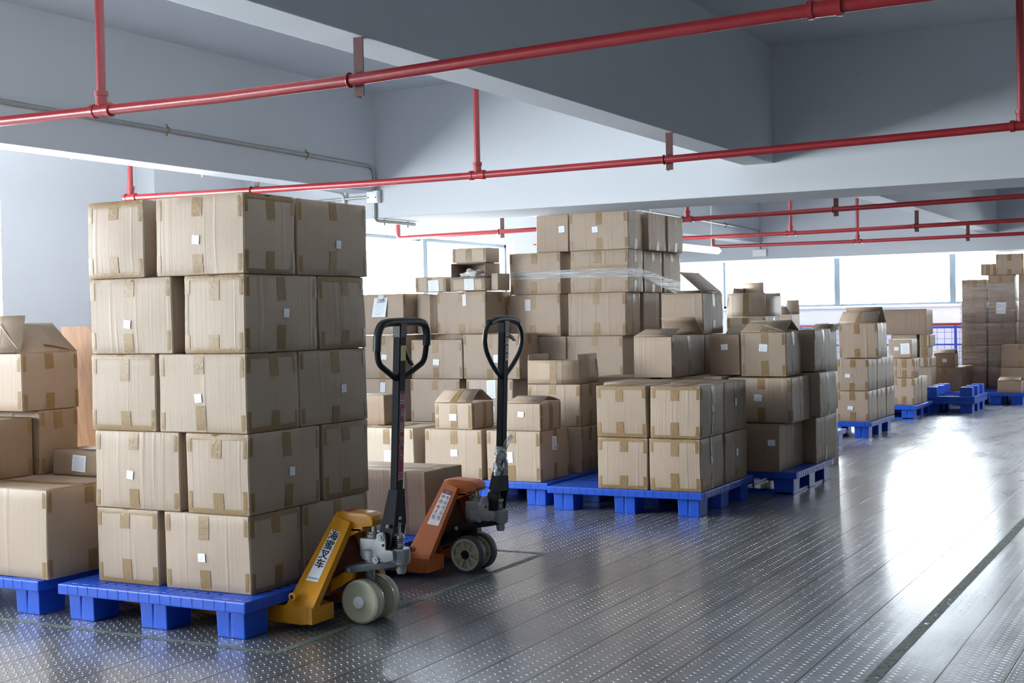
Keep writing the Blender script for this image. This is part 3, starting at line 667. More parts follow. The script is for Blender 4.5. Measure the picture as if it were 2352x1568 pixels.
 ((-4.306,-3.981,17.440,17.840,0.001,0.302),"N","N",.5,2,[],{},'plain carton buried under the long low carton, left side, lowest one','cartons buried under the visible stacks',36),
 ((-4.306,-3.981,17.440,17.840,0.304,0.604),"N","N",.5,2,[],{},'plain carton buried under the long low carton, left side, second up','cartons buried under the visible stacks',37),
 ((-4.306,-3.981,17.440,17.840,0.606,0.907),"N","N",.5,2,[],{},'plain carton buried under the long low carton, left side, third up','cartons buried under the visible stacks',38),
 ((-3.837,-3.512,17.440,17.840,0.001,0.302),"N","N",.5,2,[],{},'plain carton buried under the long low carton, right side, lowest one','cartons buried under the visible stacks',39),
 ((-3.837,-3.512,17.440,17.840,0.304,0.604),"N","N",.5,2,[],{},'plain carton buried under the long low carton, right side, second up','cartons buried under the visible stacks',40),
 ((-3.837,-3.512,17.440,17.840,0.606,0.907),"N","N",.5,2,[],{},'plain carton buried under the long low carton, right side, third up','cartons buried under the visible stacks',41),
 ((-4.165,-3.830,4.600,4.930,0.151,0.456),"N","N",.5,2,[],{},'plain carton buried in the tall near stack, back left inner corner, lowest one','cartons buried under the visible stacks',42),
 ((-4.165,-3.830,4.600,4.930,0.458,0.774),"N","N",.5,2,[],{},'plain carton buried in the tall near stack, back left inner corner, second up','cartons buried under the visible stacks',43),
 ((-4.165,-3.830,4.600,4.930,0.776,1.087),"N","N",.5,2,[],{},'plain carton buried in the tall near stack, back left inner corner, third up','cartons buried under the visible stacks',44),
 ((-4.165,-3.830,4.600,4.930,1.089,1.396),"N","N",.5,2,[],{},'plain carton buried in the tall near stack, back left inner corner, fourth up','cartons buried under the visible stacks',45),
 ((-4.165,-3.830,4.600,4.930,1.398,1.711),"N","N",.5,2,[],{},'plain carton buried in the tall near stack, back left inner corner, fifth up','cartons buried under the visible stacks',46),
]

# ------------------------------------------------------------------ helpers
def tag(o, label=None, cat=None, group=None, kind=None):
    if label:
        o['label'] = label
    if cat:
        o['category'] = cat
    if group:
        o['group'] = group
    if kind:
        o['kind'] = kind
    return o


def empty(name, loc, rz=0.):
    o = bpy.data.objects.new(name, None)
    o.empty_display_size = .05
    o.location = loc
    o.rotation_euler = (0, 0, rz)
    COL.objects.link(o)
    return o


def obj(name, bm, mat, parent=None, smooth=False, label=None):
    me = bpy.data.meshes.new(name)
    bm.normal_update()
    bm.to_mesh(me)
    bm.free()
    for mm in (mat if isinstance(mat, (list, tuple)) else [mat]):
        me.materials.append(mm)
    if smooth:
        for p in me.polygons:
            p.use_smooth = True
        try:
            me.set_sharp_from_angle(angle=math.radians(38))
        except Exception:
            pass
    o = bpy.data.objects.new(name, me)
    COL.objects.link(o)
    if parent:
        o.parent = parent
    if label:
        o['label'] = label
    return o


def struct(name, bm, mat, parent=None, smooth=False):
    o = obj(name, bm, mat, parent, smooth)
    if not parent:
        o['kind'] = 'structure'
    return o


def box(bm, x0, x1, y0, y1, z0, z1, bev=0., tap=0.):
    """axis box; tap shrinks the bottom"""
    cx_, cy_ = (x0 + x1) / 2, (y0 + y1) / 2
    vs = []
    for z, k in ((z0, 1 - tap), (z1, 1)):
        for x, y in ((x0, y0), (x1, y0), (x1, y1), (x0, y1)):
            vs.append(bm.verts.new((cx_ + (x - cx_) * k, cy_ + (y - cy_) * k, z)))
    fs = [bm.faces.new([vs[i] for i in q]) for q in ((3, 2, 1, 0), (4, 5, 6, 7), (0, 1, 5, 4), (1, 2, 6, 5), (2, 3, 7, 6), (3, 0, 4, 7))]
    if bev:
        es = list({e for f in fs for e in f.edges})
        bmesh.ops.bevel(bm, geom=es, offset=bev, segments=2, profile=.6, affect='EDGES', clamp_overlap=True)


def prism(bm, pts, ax, lo, hi, bev=0.):
    """polygon in the plane across axis ax, extruded lo..hi"""
    def P(p, h):
        return {'x': (h, p[0], p[1]), 'y': (p[0], h, p[1]), 'z': (p[0], p[1], h)}[ax]
    a = [bm.verts.new(P(p, lo)) for p in pts]
    b = [bm.verts.new(P(p, hi)) for p in pts]
    n = len(pts)
    fs = [bm.faces.new(a), bm.faces.new(list(reversed(b)))]
    for i in range(n):
        fs.append(bm.faces.new([a[i], b[i], b[(i + 1) % n], a[(i + 1) % n]]))
    bmesh.ops.recalc_face_normals(bm, faces=fs)
    if bev:
        es = list({e for f in fs for e in f.edges})
        bmesh.ops.bevel(bm, geom=es, offset=bev, segments=2, profile=.6, affect='EDGES', clamp_overlap=True)


def slab(bm, pts, vec, bev=0.):
    vec = Vector(vec)
    a = [bm.verts.new(Vector(p)) for p in pts]
    b = [bm.verts.new(Vector(p) + vec) for p in pts]
    n = len(pts)
    fs = [bm.faces.new(a), bm.faces.new(list(reversed(b)))]
    for i in range(n):
        fs.append(bm.faces.new([a[i], b[i], b[(i + 1) % n], a[(i + 1) % n]]))
    bmesh.ops.recalc_face_normals(bm, faces=fs)
    if bev:
        bmesh.ops.bevel(bm, geom=list({e for f in fs for e in f.edges}), offset=bev, segments=2, affect='EDGES', clamp_overlap=True)


def tube(bm, pts, r, n=12, closed=False, cap=True):
    pts = [Vector(p) for p in pts]
    rings = []
    L = len(pts)
    prev = None
    for i, p in enumerate(pts):
        if closed:
            t = (pts[(i + 1) % L] - pts[i - 1]).normalized()
        else:
            t = (pts[min(i + 1, L - 1)] - pts[max(i - 1, 0)]).normalized()
        if prev is None:
            ref = Vector((0, 0, 1)) if abs(t.z) < .9 else Vector((1, 0, 0))
            u = t.cross(ref).normalized()
        else:
            u = (prev - t * prev.dot(t)).normalized()
        prev = u
        w = t.cross(u)
        rr = r[i] if isinstance(r, (list, tuple)) else r
        rings.append([bm.verts.new(p + (u * math.cos(2 * math.pi * k / n) + w * math.sin(2 * math.pi * k / n)) * rr) for k in range(n)])
    for i in range(L if closed else L - 1):
        a, b = rings[i], rings[(i + 1) % L]
        for k in range(n):
            bm.faces.new([a[k], a[(k + 1) % n], b[(k + 1) % n], b[k]])
    if cap and not closed:
        bm.faces.new(list(reversed(rings[0])))
        bm.faces.new(rings[-1])


def round_path(pts, rad, n=5, closed=False):
    pts = [Vector(p) for p in pts]
    out = []
    L = len(pts)
    for i, p in enumerate(pts):
        if not closed and i in (0, L - 1):
            out.append(p)
            continue
        a, b = pts[i - 1], pts[(i + 1) % L]
        da, db = (a - p), (b - p)
        q = min(rad, da.length * .48, db.length * .48)
        s, e = p + da.normalized() * q, p + db.normalized() * q
        for k in range(n + 1):
            t = k / n
            out.append(s * (1 - t) ** 2 + p * 2 * t * (1 - t) + e * t ** 2)
    return out


def lathe(bm, prof, ax='z', n=32, c=(0, 0, 0), loop=False):
    """prof = [(radius, height)] around axis ax through c"""
    c = Vector(c)
    rings = []
    for r, h in prof:
        ring = []
        for k in range(n):
            a = 2 * math.pi * k / n
            p = {'z': (r * math.cos(a), r * math.sin(a), h), 'y': (r * math.cos(a), h, r * math.sin(a)), 'x': (h, r * math.cos(a), r * math.sin(a))}[ax]
            ring.append(bm.verts.new(c + Vector(p)))
        rings.append(ring)
    fs = []
    for a, b in zip(rings, rings[1:] + (rings[:1] if loop else [])):
        for k in range(n):
            fs.append(bm.faces.new([a[k], a[(k + 1) % n], b[(k + 1) % n], b[k]]))
    if not loop:
        fs.append(bm.faces.new(rings[0]))
        fs.append(bm.faces.new(rings[-1]))
    bmesh.ops.recalc_face_normals(bm, faces=fs)


def BM():
    return bmesh.new()


def text_obj(name, s, size, M, mat, parent, extr=.0, align='CENTER', wx=1., fat=0.):
    c = bpy.data.curves.new('t', 'FONT')
    c.body = s
    c.size = size
    c.extrude = extr
    c.align_x = align
    c.align_y = 'CENTER'
    c.resolution_u = 3
    t = bpy.data.objects.new('t', c)
    COL.objects.link(t)
    dg = bpy.context.evaluated_depsgraph_get()
    me = bpy.data.meshes.new_from_object(t.evaluated_get(dg))
    me.name = name
    bpy.data.objects.remove(t)
    bpy.data.curves.remove(c)
    if fat:      # heavier strokes: the same glyph laid down again a hair to each side
        b = bmesh.new()
        b.from_mesh(me)
        src = b.verts[:] + b.edges[:] + b.faces[:]
        for dx, dy in ((fat, 0), (-fat, 0), (0, fat * .5), (0, -fat * .5)):
            r_ = bmesh.ops.duplicate(b, geom=src)
            bmesh.ops.translate(b, verts=[v for v in r_['geom'] if isinstance(v, bmesh.types.BMVert)], vec=(dx * size, dy * size, 0))
        b.to_mesh(me)
        b.free()
    me.transform(Matrix.Diagonal((wx, 1, 1, 1)))
    me.transform(M)
    me.materials.clear()
    me.materials.append(mat)
    o = bpy.data.objects.new(name, me)
    COL.objects.link(o)
    o.parent = parent
    return o


def frame(o, x, y):
    """matrix whose local x,y axes run along x and y, at o"""
    x, y = Vector(x).normalized(), Vector(y)
    y = (y - x * y.dot(x)).normalized()
    z = x.cross(y)
    m = Matrix((x, y, z)).transposed().to_4x4()
    m.translation = Vector(o)
    return m


# ------------------------------------------------------------------ the setting
bm = BM()
box(bm, WALL_L - .3, WALL_R + .3, WALL_F - .3, WALL_B + .3, -.12, 0)
struct('floor', bm, FLOORM)
bm = BM()
box(bm, WALL_L - .3, WALL_R + .3, WALL_F - .3, WALL_B + .3, CEIL, CEIL + .2)
struct('ceiling', bm, CEILM)


def wall(name, side, wins, p0, p1, mat=None):
    """wall with window openings: solid pieces around each opening"""
    bm = BM()

    def piece(a, b, z0, z1):
        if b - a < .001 or z1 - z0 < .001:
            return
        if side == 'L':
            box(bm, WALL_L - .24, WALL_L, a, b, z0, z1)
        elif side == 'R':
            box(bm, WALL_R, WALL_R + .24, a, b, z0, z1)
        elif side == 'B':
            box(bm, a, b, WALL_B, WALL_B + .24, z0, z1)
        else:
            box(bm, a, b, WALL_F - .24, WALL_F, z0, z1)
    cur = p0
    for a, b, z0, z1 in sorted(wins):
        piece(cur, a, 0, CEIL)
        piece(a, b, 0, z0)
        piece(a, b, z1, CEIL)
        cur = b
    piece(cur, p1, 0, CEIL)
    return struct(name, bm, mat or WALLM)


wall('wall_left', 'L', [w[1:] for w in WINS if w[0] == 'L'], WALL_F, WALL_B)
wall('wall_back', 'B', [w[1:] for w in WINS if w[0] == 'B'], WALL_L - .24, WALL_R + .24)
wall('wall_front', 'F', [w[1:] for w in WINS if w[0] == 'F'], WALL_L - .24, WALL_R + .24, DULLM)
wall('wall_right', 'R', [], WALL_F, WALL_B, DULLM)

MULL = [[-1.4, .1], [4.4], [10.6, 12.02], [-5.195, -3.53, -1.87, -.2]]
for i, (s, a, b, z0, z1) in enumerate(WINS):
    bm = BM()

    def bar(p, q, za, zb, t=.05):
        if s == 'L':
            box(bm, WALL_L - .16, WALL_L - .16 + t, p, q, za, zb)
        elif s == 'B':
            box(bm, p, q, WALL_B + .16 - t, WALL_B + .16, za, zb)
        else:
            box(bm, p, q, WALL_F - .16, WALL_F - .16 + t, za, zb)
    fwd = .035
    bar(a, b, z0, z0 + fwd)
    bar(a, b, z1 - fwd, z1)
    bar(a, a + fwd, z0, z1)
    bar(b - fwd, b, z0, z1)
    for mx_ in MULL[i]:
        bar(mx_ - .042, mx_ + .042, z0, z1, .09)
    fr = struct('window_%d' % (i + 1), bm, FRAME)
    bm = BM()
    if s == 'L':
        box(bm, WALL_L - .146, WALL_L - .141, a, b, z0, z1)
    elif s == 'B':
        box(bm, a, b, WALL_B + .141, WALL_B + .146, z0, z1)
    else:
        box(bm, a, b, WALL_F - .146, WALL_F - .141, z0, z1)
    obj('glass_pane', bm, GLASS, fr)

# beams are part of the ceiling; names stay with the setting
n_tr = [0]


def trim(bm, mat, smooth=False):
    n_tr[0] += 1
    return struct('trim_%d' % n_tr[0], bm, mat, None, smooth)


for y0, y1, zb in ((-1.6, -.95, 2.0), (8.74, 9.40, 2.0), (18.40, 19.06, 1.972)):
    bm = BM()
    box(bm, WALL_L, WALL_R, y0, y1, zb, CEIL + .01, .008)
    trim(bm, CEILM)
for x0, x1 in ((-6.05, -5.84), (-2.885, -2.672), (.29, .50), (3.46, 3.67), (6.6, 6.81), (9.8, 10.01), (13.0, 13.21)):
    for y0, y1 in ((WALL_F, -1.6), (-.95, 8.74), (9.40, 18.40)):
        bm = BM()
        box(bm, x0, x1, y0 - .004, y1 + .004, 2.2, CEIL + .01, .006)
        trim(bm, CEILM)
for a, b in ((7.74, 9.40), (16.6, 17.4)):
    bm = BM()
    box(bm, WALL_L, WALL_L + .185, a, b, 0, CEIL, .006)
    trim(bm, WALLM)
bm = BM()   # window sill ledge below the back windows
box(bm, -6.98, 1.0, WALL_B - .03, WALL_B + .1, 1.262, 1.297, .004)
trim(bm, WHITEPL)


def marking(pts, w, z=.0012):
    bm = BM()
    for (ax, ay), (bx, by) in zip(pts, pts[1:]):
        d = Vector((bx - ax, by - ay, 0)).normalized()
        n = Vector((-d.y, d.x, 0)) * w / 2
        a, b = Vector((ax, ay, z)) - d * w / 2, Vector((bx, by, z)) + d * w / 2
        bm.faces.new([bm.verts.new(v) for v in (a - n, b - n, b + n, a + n)])
    trim(bm, MARK)


marking([(-6.2, 3.905), (-3.085, 3.905)], .035)
marking([(-3.085, 3.94), (-3.115, 6.12)], .035)
marking([(-3.15, 6.13), (-6.2, 6.13)], .035, .0014)
marking([(-1.048, 3.2), (-1.048, 12.4)], .046)


# ------------------------------------------------------------------ sprinkler pipes
def pipe_line(label, Y, pts, r, drops, hangers, tees, coup=(), elbow=None):
    """pts [(x, z)]; drops rise to the ceiling; hangers hang from the beam"""
    root = empty('sprinkler_pipe', (pts[0][0], Y, pts[0][1]))
    ox, oz = pts[0]
    tag(root, label, 'pipe', 'red sprinkler pipes under the ceiling')

    def zx(x):
        for (a, za), (b, zb) in zip(pts, pts[1:]):
            if x <= b or (b, zb) == pts[-1]:
                return za + (zb - za) * (x - a) / (b - a)
    bm = BM()
    P = [(x - ox, 0, z - oz) for x, z in pts]
    if elbow:
        P = round_path([(0, 0, elbow - oz)] + P, .035, 5)
    tube(bm, P, r, 16)
    obj('main_run', bm, RED, root, True)
    for x in drops:
        z = zx(x) - oz
        bm = BM()
        tube(bm, [(x - ox, 0, z), (x - ox, 0, CEIL - oz)], r * .86, 14)
        obj('drop_pipe', bm, RED, root, True)
        bm = BM()
        lathe(bm, [(r * 1.15, z + .02), (r * 1.15, z + .055), (r * 1.32, z + .056), (r * 1.32, z + .075), (r * .9, z + .076)], 'z', 18, (x - ox, 0, 0))
        lathe(bm, [(r * 1.0, -.052), (r * 1.38, -.05), (r * 1.38, -.030), (r * 1.2, -.029), (r * 1.2, .029), (r * 1.38, .03), (r * 1.38, .05), (r * 1.0, .052)], 'x', 18, (x - ox, 0, z))
        obj('tee_fitting', bm, RED, root, True)
    for x in coup:
        z = zx(x) - oz
        bm = BM()
        lathe(bm, [(r * 1.0, -.052), (r * 1.4, -.05), (r * 1.4, -.034), (r * 1.22, -.033), (r * 1.22, .033), (r * 1.4, .034), (r * 1.4, .05), (r, .052)], 'x', 18, (x - ox, 0, z))
        obj('coupling', bm, RED, root, True)
    for x, top in hangers:
        z = zx(x) - oz
        bm = BM()
        prism(bm, [(x - ox - .02, r + .002), (x - ox + .02, r + .002), (x - ox + .02, r + .006), (x - ox - .016, r + .006), (x - ox - .016, r + .04), (x - ox - .02, r + .04)], 'z', z - .055, top - oz)
        obj('hanger_bracket', bm, REDDARK, root)
        bm = BM()
        k = [(x - ox - .022, math.cos(t) * (r + .004), z + math.sin(t) * (r + .004)) for t in [math.radians(a) for a in range(0, 360, 24)]]
        tube(bm, k, .0035, 8, closed=True)
        obj('clamp_ring', bm, RED, root, True)
    return root


pipe_line('red sprinkler pipe nearest the camera, crossing the whole upper frame', 3.93,
          [(-6.9, 2.07), (-4.466, 2.053), (-3.885, 2.047), (-3.317, 2.042), (-2.742, 2.047), (-2.119, 2.065), (-1.034, 2.09), (3.0, 2.12)],
          .0205, [-3.9, -.5, 2.4], [(-2.70, 2.24), (.48, 2.25)], [], [-1.04])
pipe_line('second red sprinkler pipe, in front of the main beam above the tall near stack', 6.90,
          [(-6.6, 2.075), (-5.544, 2.059), (-4.614, 2.047), (-3.736, 2.046), (-2.698, 2.052), (-1.604, 2.069), (-.87, 2.083), (3.0, 2.10)],
          .0205, [-6.6, -3.89, -.885, 2.3], [(-5.54, 2.115), (-2.70, 2.22), (.48, 2.25)], [])
pipe_line('third red sprinkler pipe, first one beyond the main beam', 10.99,
          [(-7.086, 2.0), (-5.609, 2.013), (-4.09, 2.03), (-2.917, 2.044), (-1.397, 2.067), (3.0, 2.10)],
          .021, [-4.13, -.9, 2.3], [(-5.958, 2.21), (-2.85, 2.21), (.3, 2.21)], [], elbow=2.17)
pipe_line('fourth red sprinkler pipe, middle one of the three beyond the tall wrapped stack', 13.70,
          [(-7.0, 2.03), (-5.202, 2.034), (-3.865, 2.032), (-1.744, 2.052), (3.0, 2.08)],
          .021, [-4.02, -.9], [(-5.95, 2.21), (-2.75, 2.21), (.3, 2.21)], [])
pipe_line('farthest red sprinkler pipe in front of the back windows', 16.10,
          [(-5.72, 2.056), (-3.914, 2.044), (-2.052, 2.05), (3.0, 2.07)],
          .021, [-3.914, -.9], [(-2.66, 2.21), (.48, 2.21)], [], elbow=2.20)


# ------------------------------------------------------------------ conduits, junction box, lamp
def conduit(label, pts, r, mat, clips, rad=.12, cn=(1, 0, 0)):
    root = empty('electrical_conduit', pts[0])
    o = Vector(pts[0])
    tag(root, label, 'conduit')
    bm = BM()
    tube(bm, round_path([Vector(p) - o for p in pts], rad, 7), r, 12)
    obj('conduit_tube', bm, mat, root, True)
    for c, along in clips:
        c = Vector(c) - o
        bm = BM()
        k = []
        up_ = Vector((0, 0, 1)) if along != 'z' else Vector((1, 0, 0))
        out = Vector(cn)
        for a in range(-10, 191, 20):
            t = math.radians(a)
            k.append(c + up_ * math.cos(t) * (r + .003) + out * math.sin(t) * (r + .003))
        k = [c + up_ * (r + .024) + out * -.008] + k + [c - up_ * (r + .024) + out * -.008]
        tube(bm, k, .0045, 6)
        obj('pipe_clip', bm, BRASSY if mat is ZINC else mat, root, True)
    return root


conduit('grey steel conduit along the face of the left beam, ending at the white junction box',
        [(-5.822, 1.0, 2.452), (-5.822, 5.1, 2.424), (-5.822, 8.715, 2.394), (-5.838, 8.715, 2.21)], .0135, ZINC,
        [((-5.822, 3.6, 2.434), 'y'), ((-5.822, 6.42, 2.415), 'y'), ((-5.822, 7.85, 2.402), 'y')], .22)
conduit('grey steel conduit dropping from the junction box and turning under the main beam',
        [(-5.838, 8.722, 2.115), (-5.838, 8.722, 1.982), (-5.838, 9.30, 1.982)], .0135, ZINC,
        [((-5.838, 8.86, 1.982), 'y'), ((-5.838, 9.2, 1.982), 'y')], .06, (0, 0, -1))
conduit('grey steel conduit running left from the junction box across the main beam',
        [(-5.90, 8.722, 2.165), (-7.1, 8.722, 2.150)], .0115, ZINC, [], .05, (0, -1, 0))
conduit('white conduit clipped along the lower edge of the left beam',
        [(-6.062, .8, 2.262), (-6.062, 5.3, 2.237), (-6.062, 8.35, 2.213), (-6.12, 8.722, 2.213), (-6.12, 8.722, 2.03)], .0145, WHITEPIPE,
        [((-6.062, 5.85, 2.233), 'y'), ((-6.062, 7.0, 2.224), 'y'), ((-6.062, 8.0, 2.215), 'y')], .16, (-1, 0, 0))
conduit('grey conduit beyond the main beam, bending down above the back windows',
        [(-5.825, 10.5, 2.40), (-5.825, 18.38, 2.37), (-5.84, 18.385, 2.10)], .014, ZINC, [((-5.825, 12.8, 2.395), 'y'), ((-5.825, 16.9, 2.377), 'y')], .2)
jb = empty('junction_box', (-5.838, 8.74, 2.162))
tag(jb, 'white square junction box on the main beam where the grey conduits meet', 'junction box')
bm = BM()
box(bm, -.052, .052, -.045, -.001, -.048, .048, .006)
obj('box_body', bm, WHITEPL, jb, True)
bm = BM()
box(bm, -.046, .046, -.050, -.045, -.042, .042, .004)
obj('cover_plate', bm, WHITEPL, jb, True)
bm = BM()
for sx, sz in ((-.034, -.005), (.034, -.005)):
    lathe(bm, [(.005, -.053), (.005, -.050)], 'y', 10, (sx, 0, sz))
obj('screw', bm, BLACKP, jb)
jb2 = empty('junction_box', (-5.84, 18.40, 2.06))
tag(jb2, 'small white junction box on the beam over the back windows', 'junction box')
bm = BM()
box(bm, -.10, .10, -.05, -.002, -.05, .05, .008)
obj('box_body', bm, WHITEPL, jb2)

lamp = empty('tube_light', (-4.9, 11.8, 1.895))
tag(lamp, 'lit white tube light hanging lengthwise right of the tall wrapped stack', 'light')
bm = BM()
tube(bm, [(0, 0, 0), (0, 2.13, 0)], .036, 16)
obj('diffuser', bm, LAMP, lamp, True)
bm = BM()
lathe(bm, [(.030, 2.13), (.038, 2.131), (.038, 2.16), (.02, 2.17)], 'y', 16)
lathe(bm, [(.02, -.04), (.038, -.03), (.038, -.001), (.03, 0)], 'y', 16)
obj('end_cap', bm, WHITEPL, lamp, True)
for yy in (.25, 1.95):
    bm = BM()
    tube(bm, [(0, yy, .03), (0, yy, CEIL - 1.895)], .003, 6)
    obj('hanging_chain', bm, ZINC, lamp)


# ------------------------------------------------------------------ pallets
def deck_bm(w, d, z0, z1, runner):
    bm = BM()
    rim = .032
    box(bm, 0, w, 0, rim, z0, z1, .006)
    box(bm, 0, w, d - rim, d, z0, z1, .006)
    box(bm, 0, rim, rim, d - rim, z0, z1, .006)
    box(bm, w - rim, w, rim, d - rim, z0, z1, .006)
    # notches look: thin upright ribs on the rim
    for k in range(1, int(w / .055)):
        x = k * .055
        box(bm, x - .0015, x + .0015, -.0013, .002, z0 + .004, z1 - .004)
    for k in range(1, int(d / .055)):
        y = k * .055
        box(bm, w - .002, w + .0013, y - .0015, y + .0015, z0 + .004, z1 - .004)
    # perforated top: two crossing sets of bars leaving rows of small slots
    t0, t1 = z1 - .014, z1 - .0015
    n = 15
    for k in range(n):
        y = rim + (d - 2 * rim) * (k + .5) / n
        hw = (d - 2 * rim) / n / 2 - .0075
        box(bm, rim, w - rim, y - hw, y + hw, t0, t1)
    n = 15
    for k in range(n + 1):
        x = rim + (w - 2 * rim) * k / n
        box(bm, x - .011, x + .011, rim, d - rim, t0 - .012, t1 + .0005)
    # solid raised pads over the feet
    for fx in (.035, w / 2 - .07, w - .175):
        for fy in (.035, d / 2 - .07, d - .175):
            box(bm, fx, fx + .14, fy, fy + .14, t0 - .004, z1 - .0002, .003)
    # stiffening ribs under the deck
    for k in (1, 2, 3, 4, 5):
        y = d * k / 6
        box(bm, rim, w - rim, y - .003, y + .003, z0 + .004, t0)
    return bm


def foot_bm(sx, sy, h):
    bm = BM()
    box(bm, -sx / 2, -.003, -sy / 2, sy / 2, 0, h, .005, .07)
    box(bm, .003, sx / 2, -sy / 2, sy / 2, 0, h, .005, .07)
    box(bm, -.01, .01, -sy / 2 + .006, sy / 2 - .006, .002, h)
    return bm


def make_pallet(label, x0, y0, w, d, z=0., flip=False, runner=False, group=None):
    root = empty('plastic_pallet', (x0 + w / 2, y0 + d / 2, z))
    tag(root, label, 'pallet', group or 'blue plastic pallets on the floor')
    s = -1 if flip else 1
    zz = .15 if flip else 0.
    h = .15
    M = Matrix.Translation((-w / 2, -d / 2, 0))
    if flip:
        M = Matrix.Translation((-w / 2, d / 2, h)) @ Matrix.Rotation(math.pi, 4, 'X')
    bm = deck_bm(w, d, .106, .15, runner)
    bm.transform(M)
    obj('deck', bm, BLUE, root)
    fsx, fsy = .138, .15
    hf = .108
    base = foot_bm(fsx, fsy, hf)
    me = None
    for fx in (.03 + fsx / 2, w / 2, w - .03 - fsx / 2):
        for fy in (.03 + fsy / 2, d / 2, d - .03 - fsy / 2):
            if me is None:
                me = bpy.data.meshes.new('foot')
                base.to_mesh(me)
                base.free()
                me.materials.append(BLUE)
            o = bpy.data.objects.new('foot', me)
            COL.objects.link(o)
            o.parent = root
            o.matrix_local = M @ Matrix.Translation((fx, fy, 0))
    if runner:
        for fx in (.03 + fsx / 2, w / 2, w - .03 - fsx / 2):
            bm = BM()
            box(bm, fx - .06, fx + .06, .03, d - .03, -.0, .018, .003)
            bm.transform(M)
            obj('bottom_runner', bm, BLUE, root)
        for fy in (.03, d - .155):
            bm = BM()
            box(bm, .03, w - .03, fy, fy + .12, 0, .016, .003)
            bm.transform(M)
            obj('bottom_board', bm, BLUE, root)
    return root


for a in [
    ('blue pallet under the tall near stack', -4.268, 3.99, .976, .985),
    ('blue pallet at the left frame edge, under the large carton', -5.41, 3.99, 1.03, .975),
    ('blue pallet behind the yellow truck, under the wide shaded carton', -4.53, 5.09, 1.06, .97),
    ('blue pallet under the low four-front block', -3.799, 7.545, 1.026, .985),
    ('blue pallet left of the low block, under the small lidded cartons', -4.862, 7.67, 1.005, .99),
    ('blue pallet behind the yellow truck handle, mostly hidden', -5.92, 7.70, 1.02, .95),
    ('blue pallet hidden under the left back row of cartons', -6.42, 8.69, 1.0, .78),
    ('blue pallet hidden under the right back row of cartons', -5.41, 8.69, .78, .76),
    ('blue pallet hidden under the tall wrapped stack', -5.05, 9.46, 1.05, 1.0),
    ('blue pallet hidden between the low block and the tall wrapped stack', -4.58, 8.67, 1.03, .78),
    ('bare end of a blue pallet between the right-hand stack and the far slim stack', -4.1, 11.27, 1.0, .97),
    ('blue pallet under the far slim stack', -4.04, 12.92, 1.0, 1.02),
    ('lower blue pallet of the pair, standing on its feet', -3.65, 16.36, 1.0, .95),
    ('blue pallet hidden behind the upturned pallet', -4.02, 17.9, .98, .93),
    ('blue pallet at the right frame edge under the small tent-lidded carton', -3.02, 17.93, .72, .87),
    ('blue pallet under the far film-wrapped stack', -3.25, 18.84, 1.1, .62),
]:
    make_pallet(*a)
make_pallet('blue double-deck pallet under the right-hand stack, openings facing the aisle', -3.53, 8.72, .985, .97, runner=True)
make_pallet('blue double-deck pallet under the far cartons, with a square opening in front', -4.1, 15.3, 1.0, .98, runner=True)
make_pallet('upturned blue pallet with its feet in the air on another pallet', -3.65, 16.36, 1.0, .95, z=.152, flip=True)


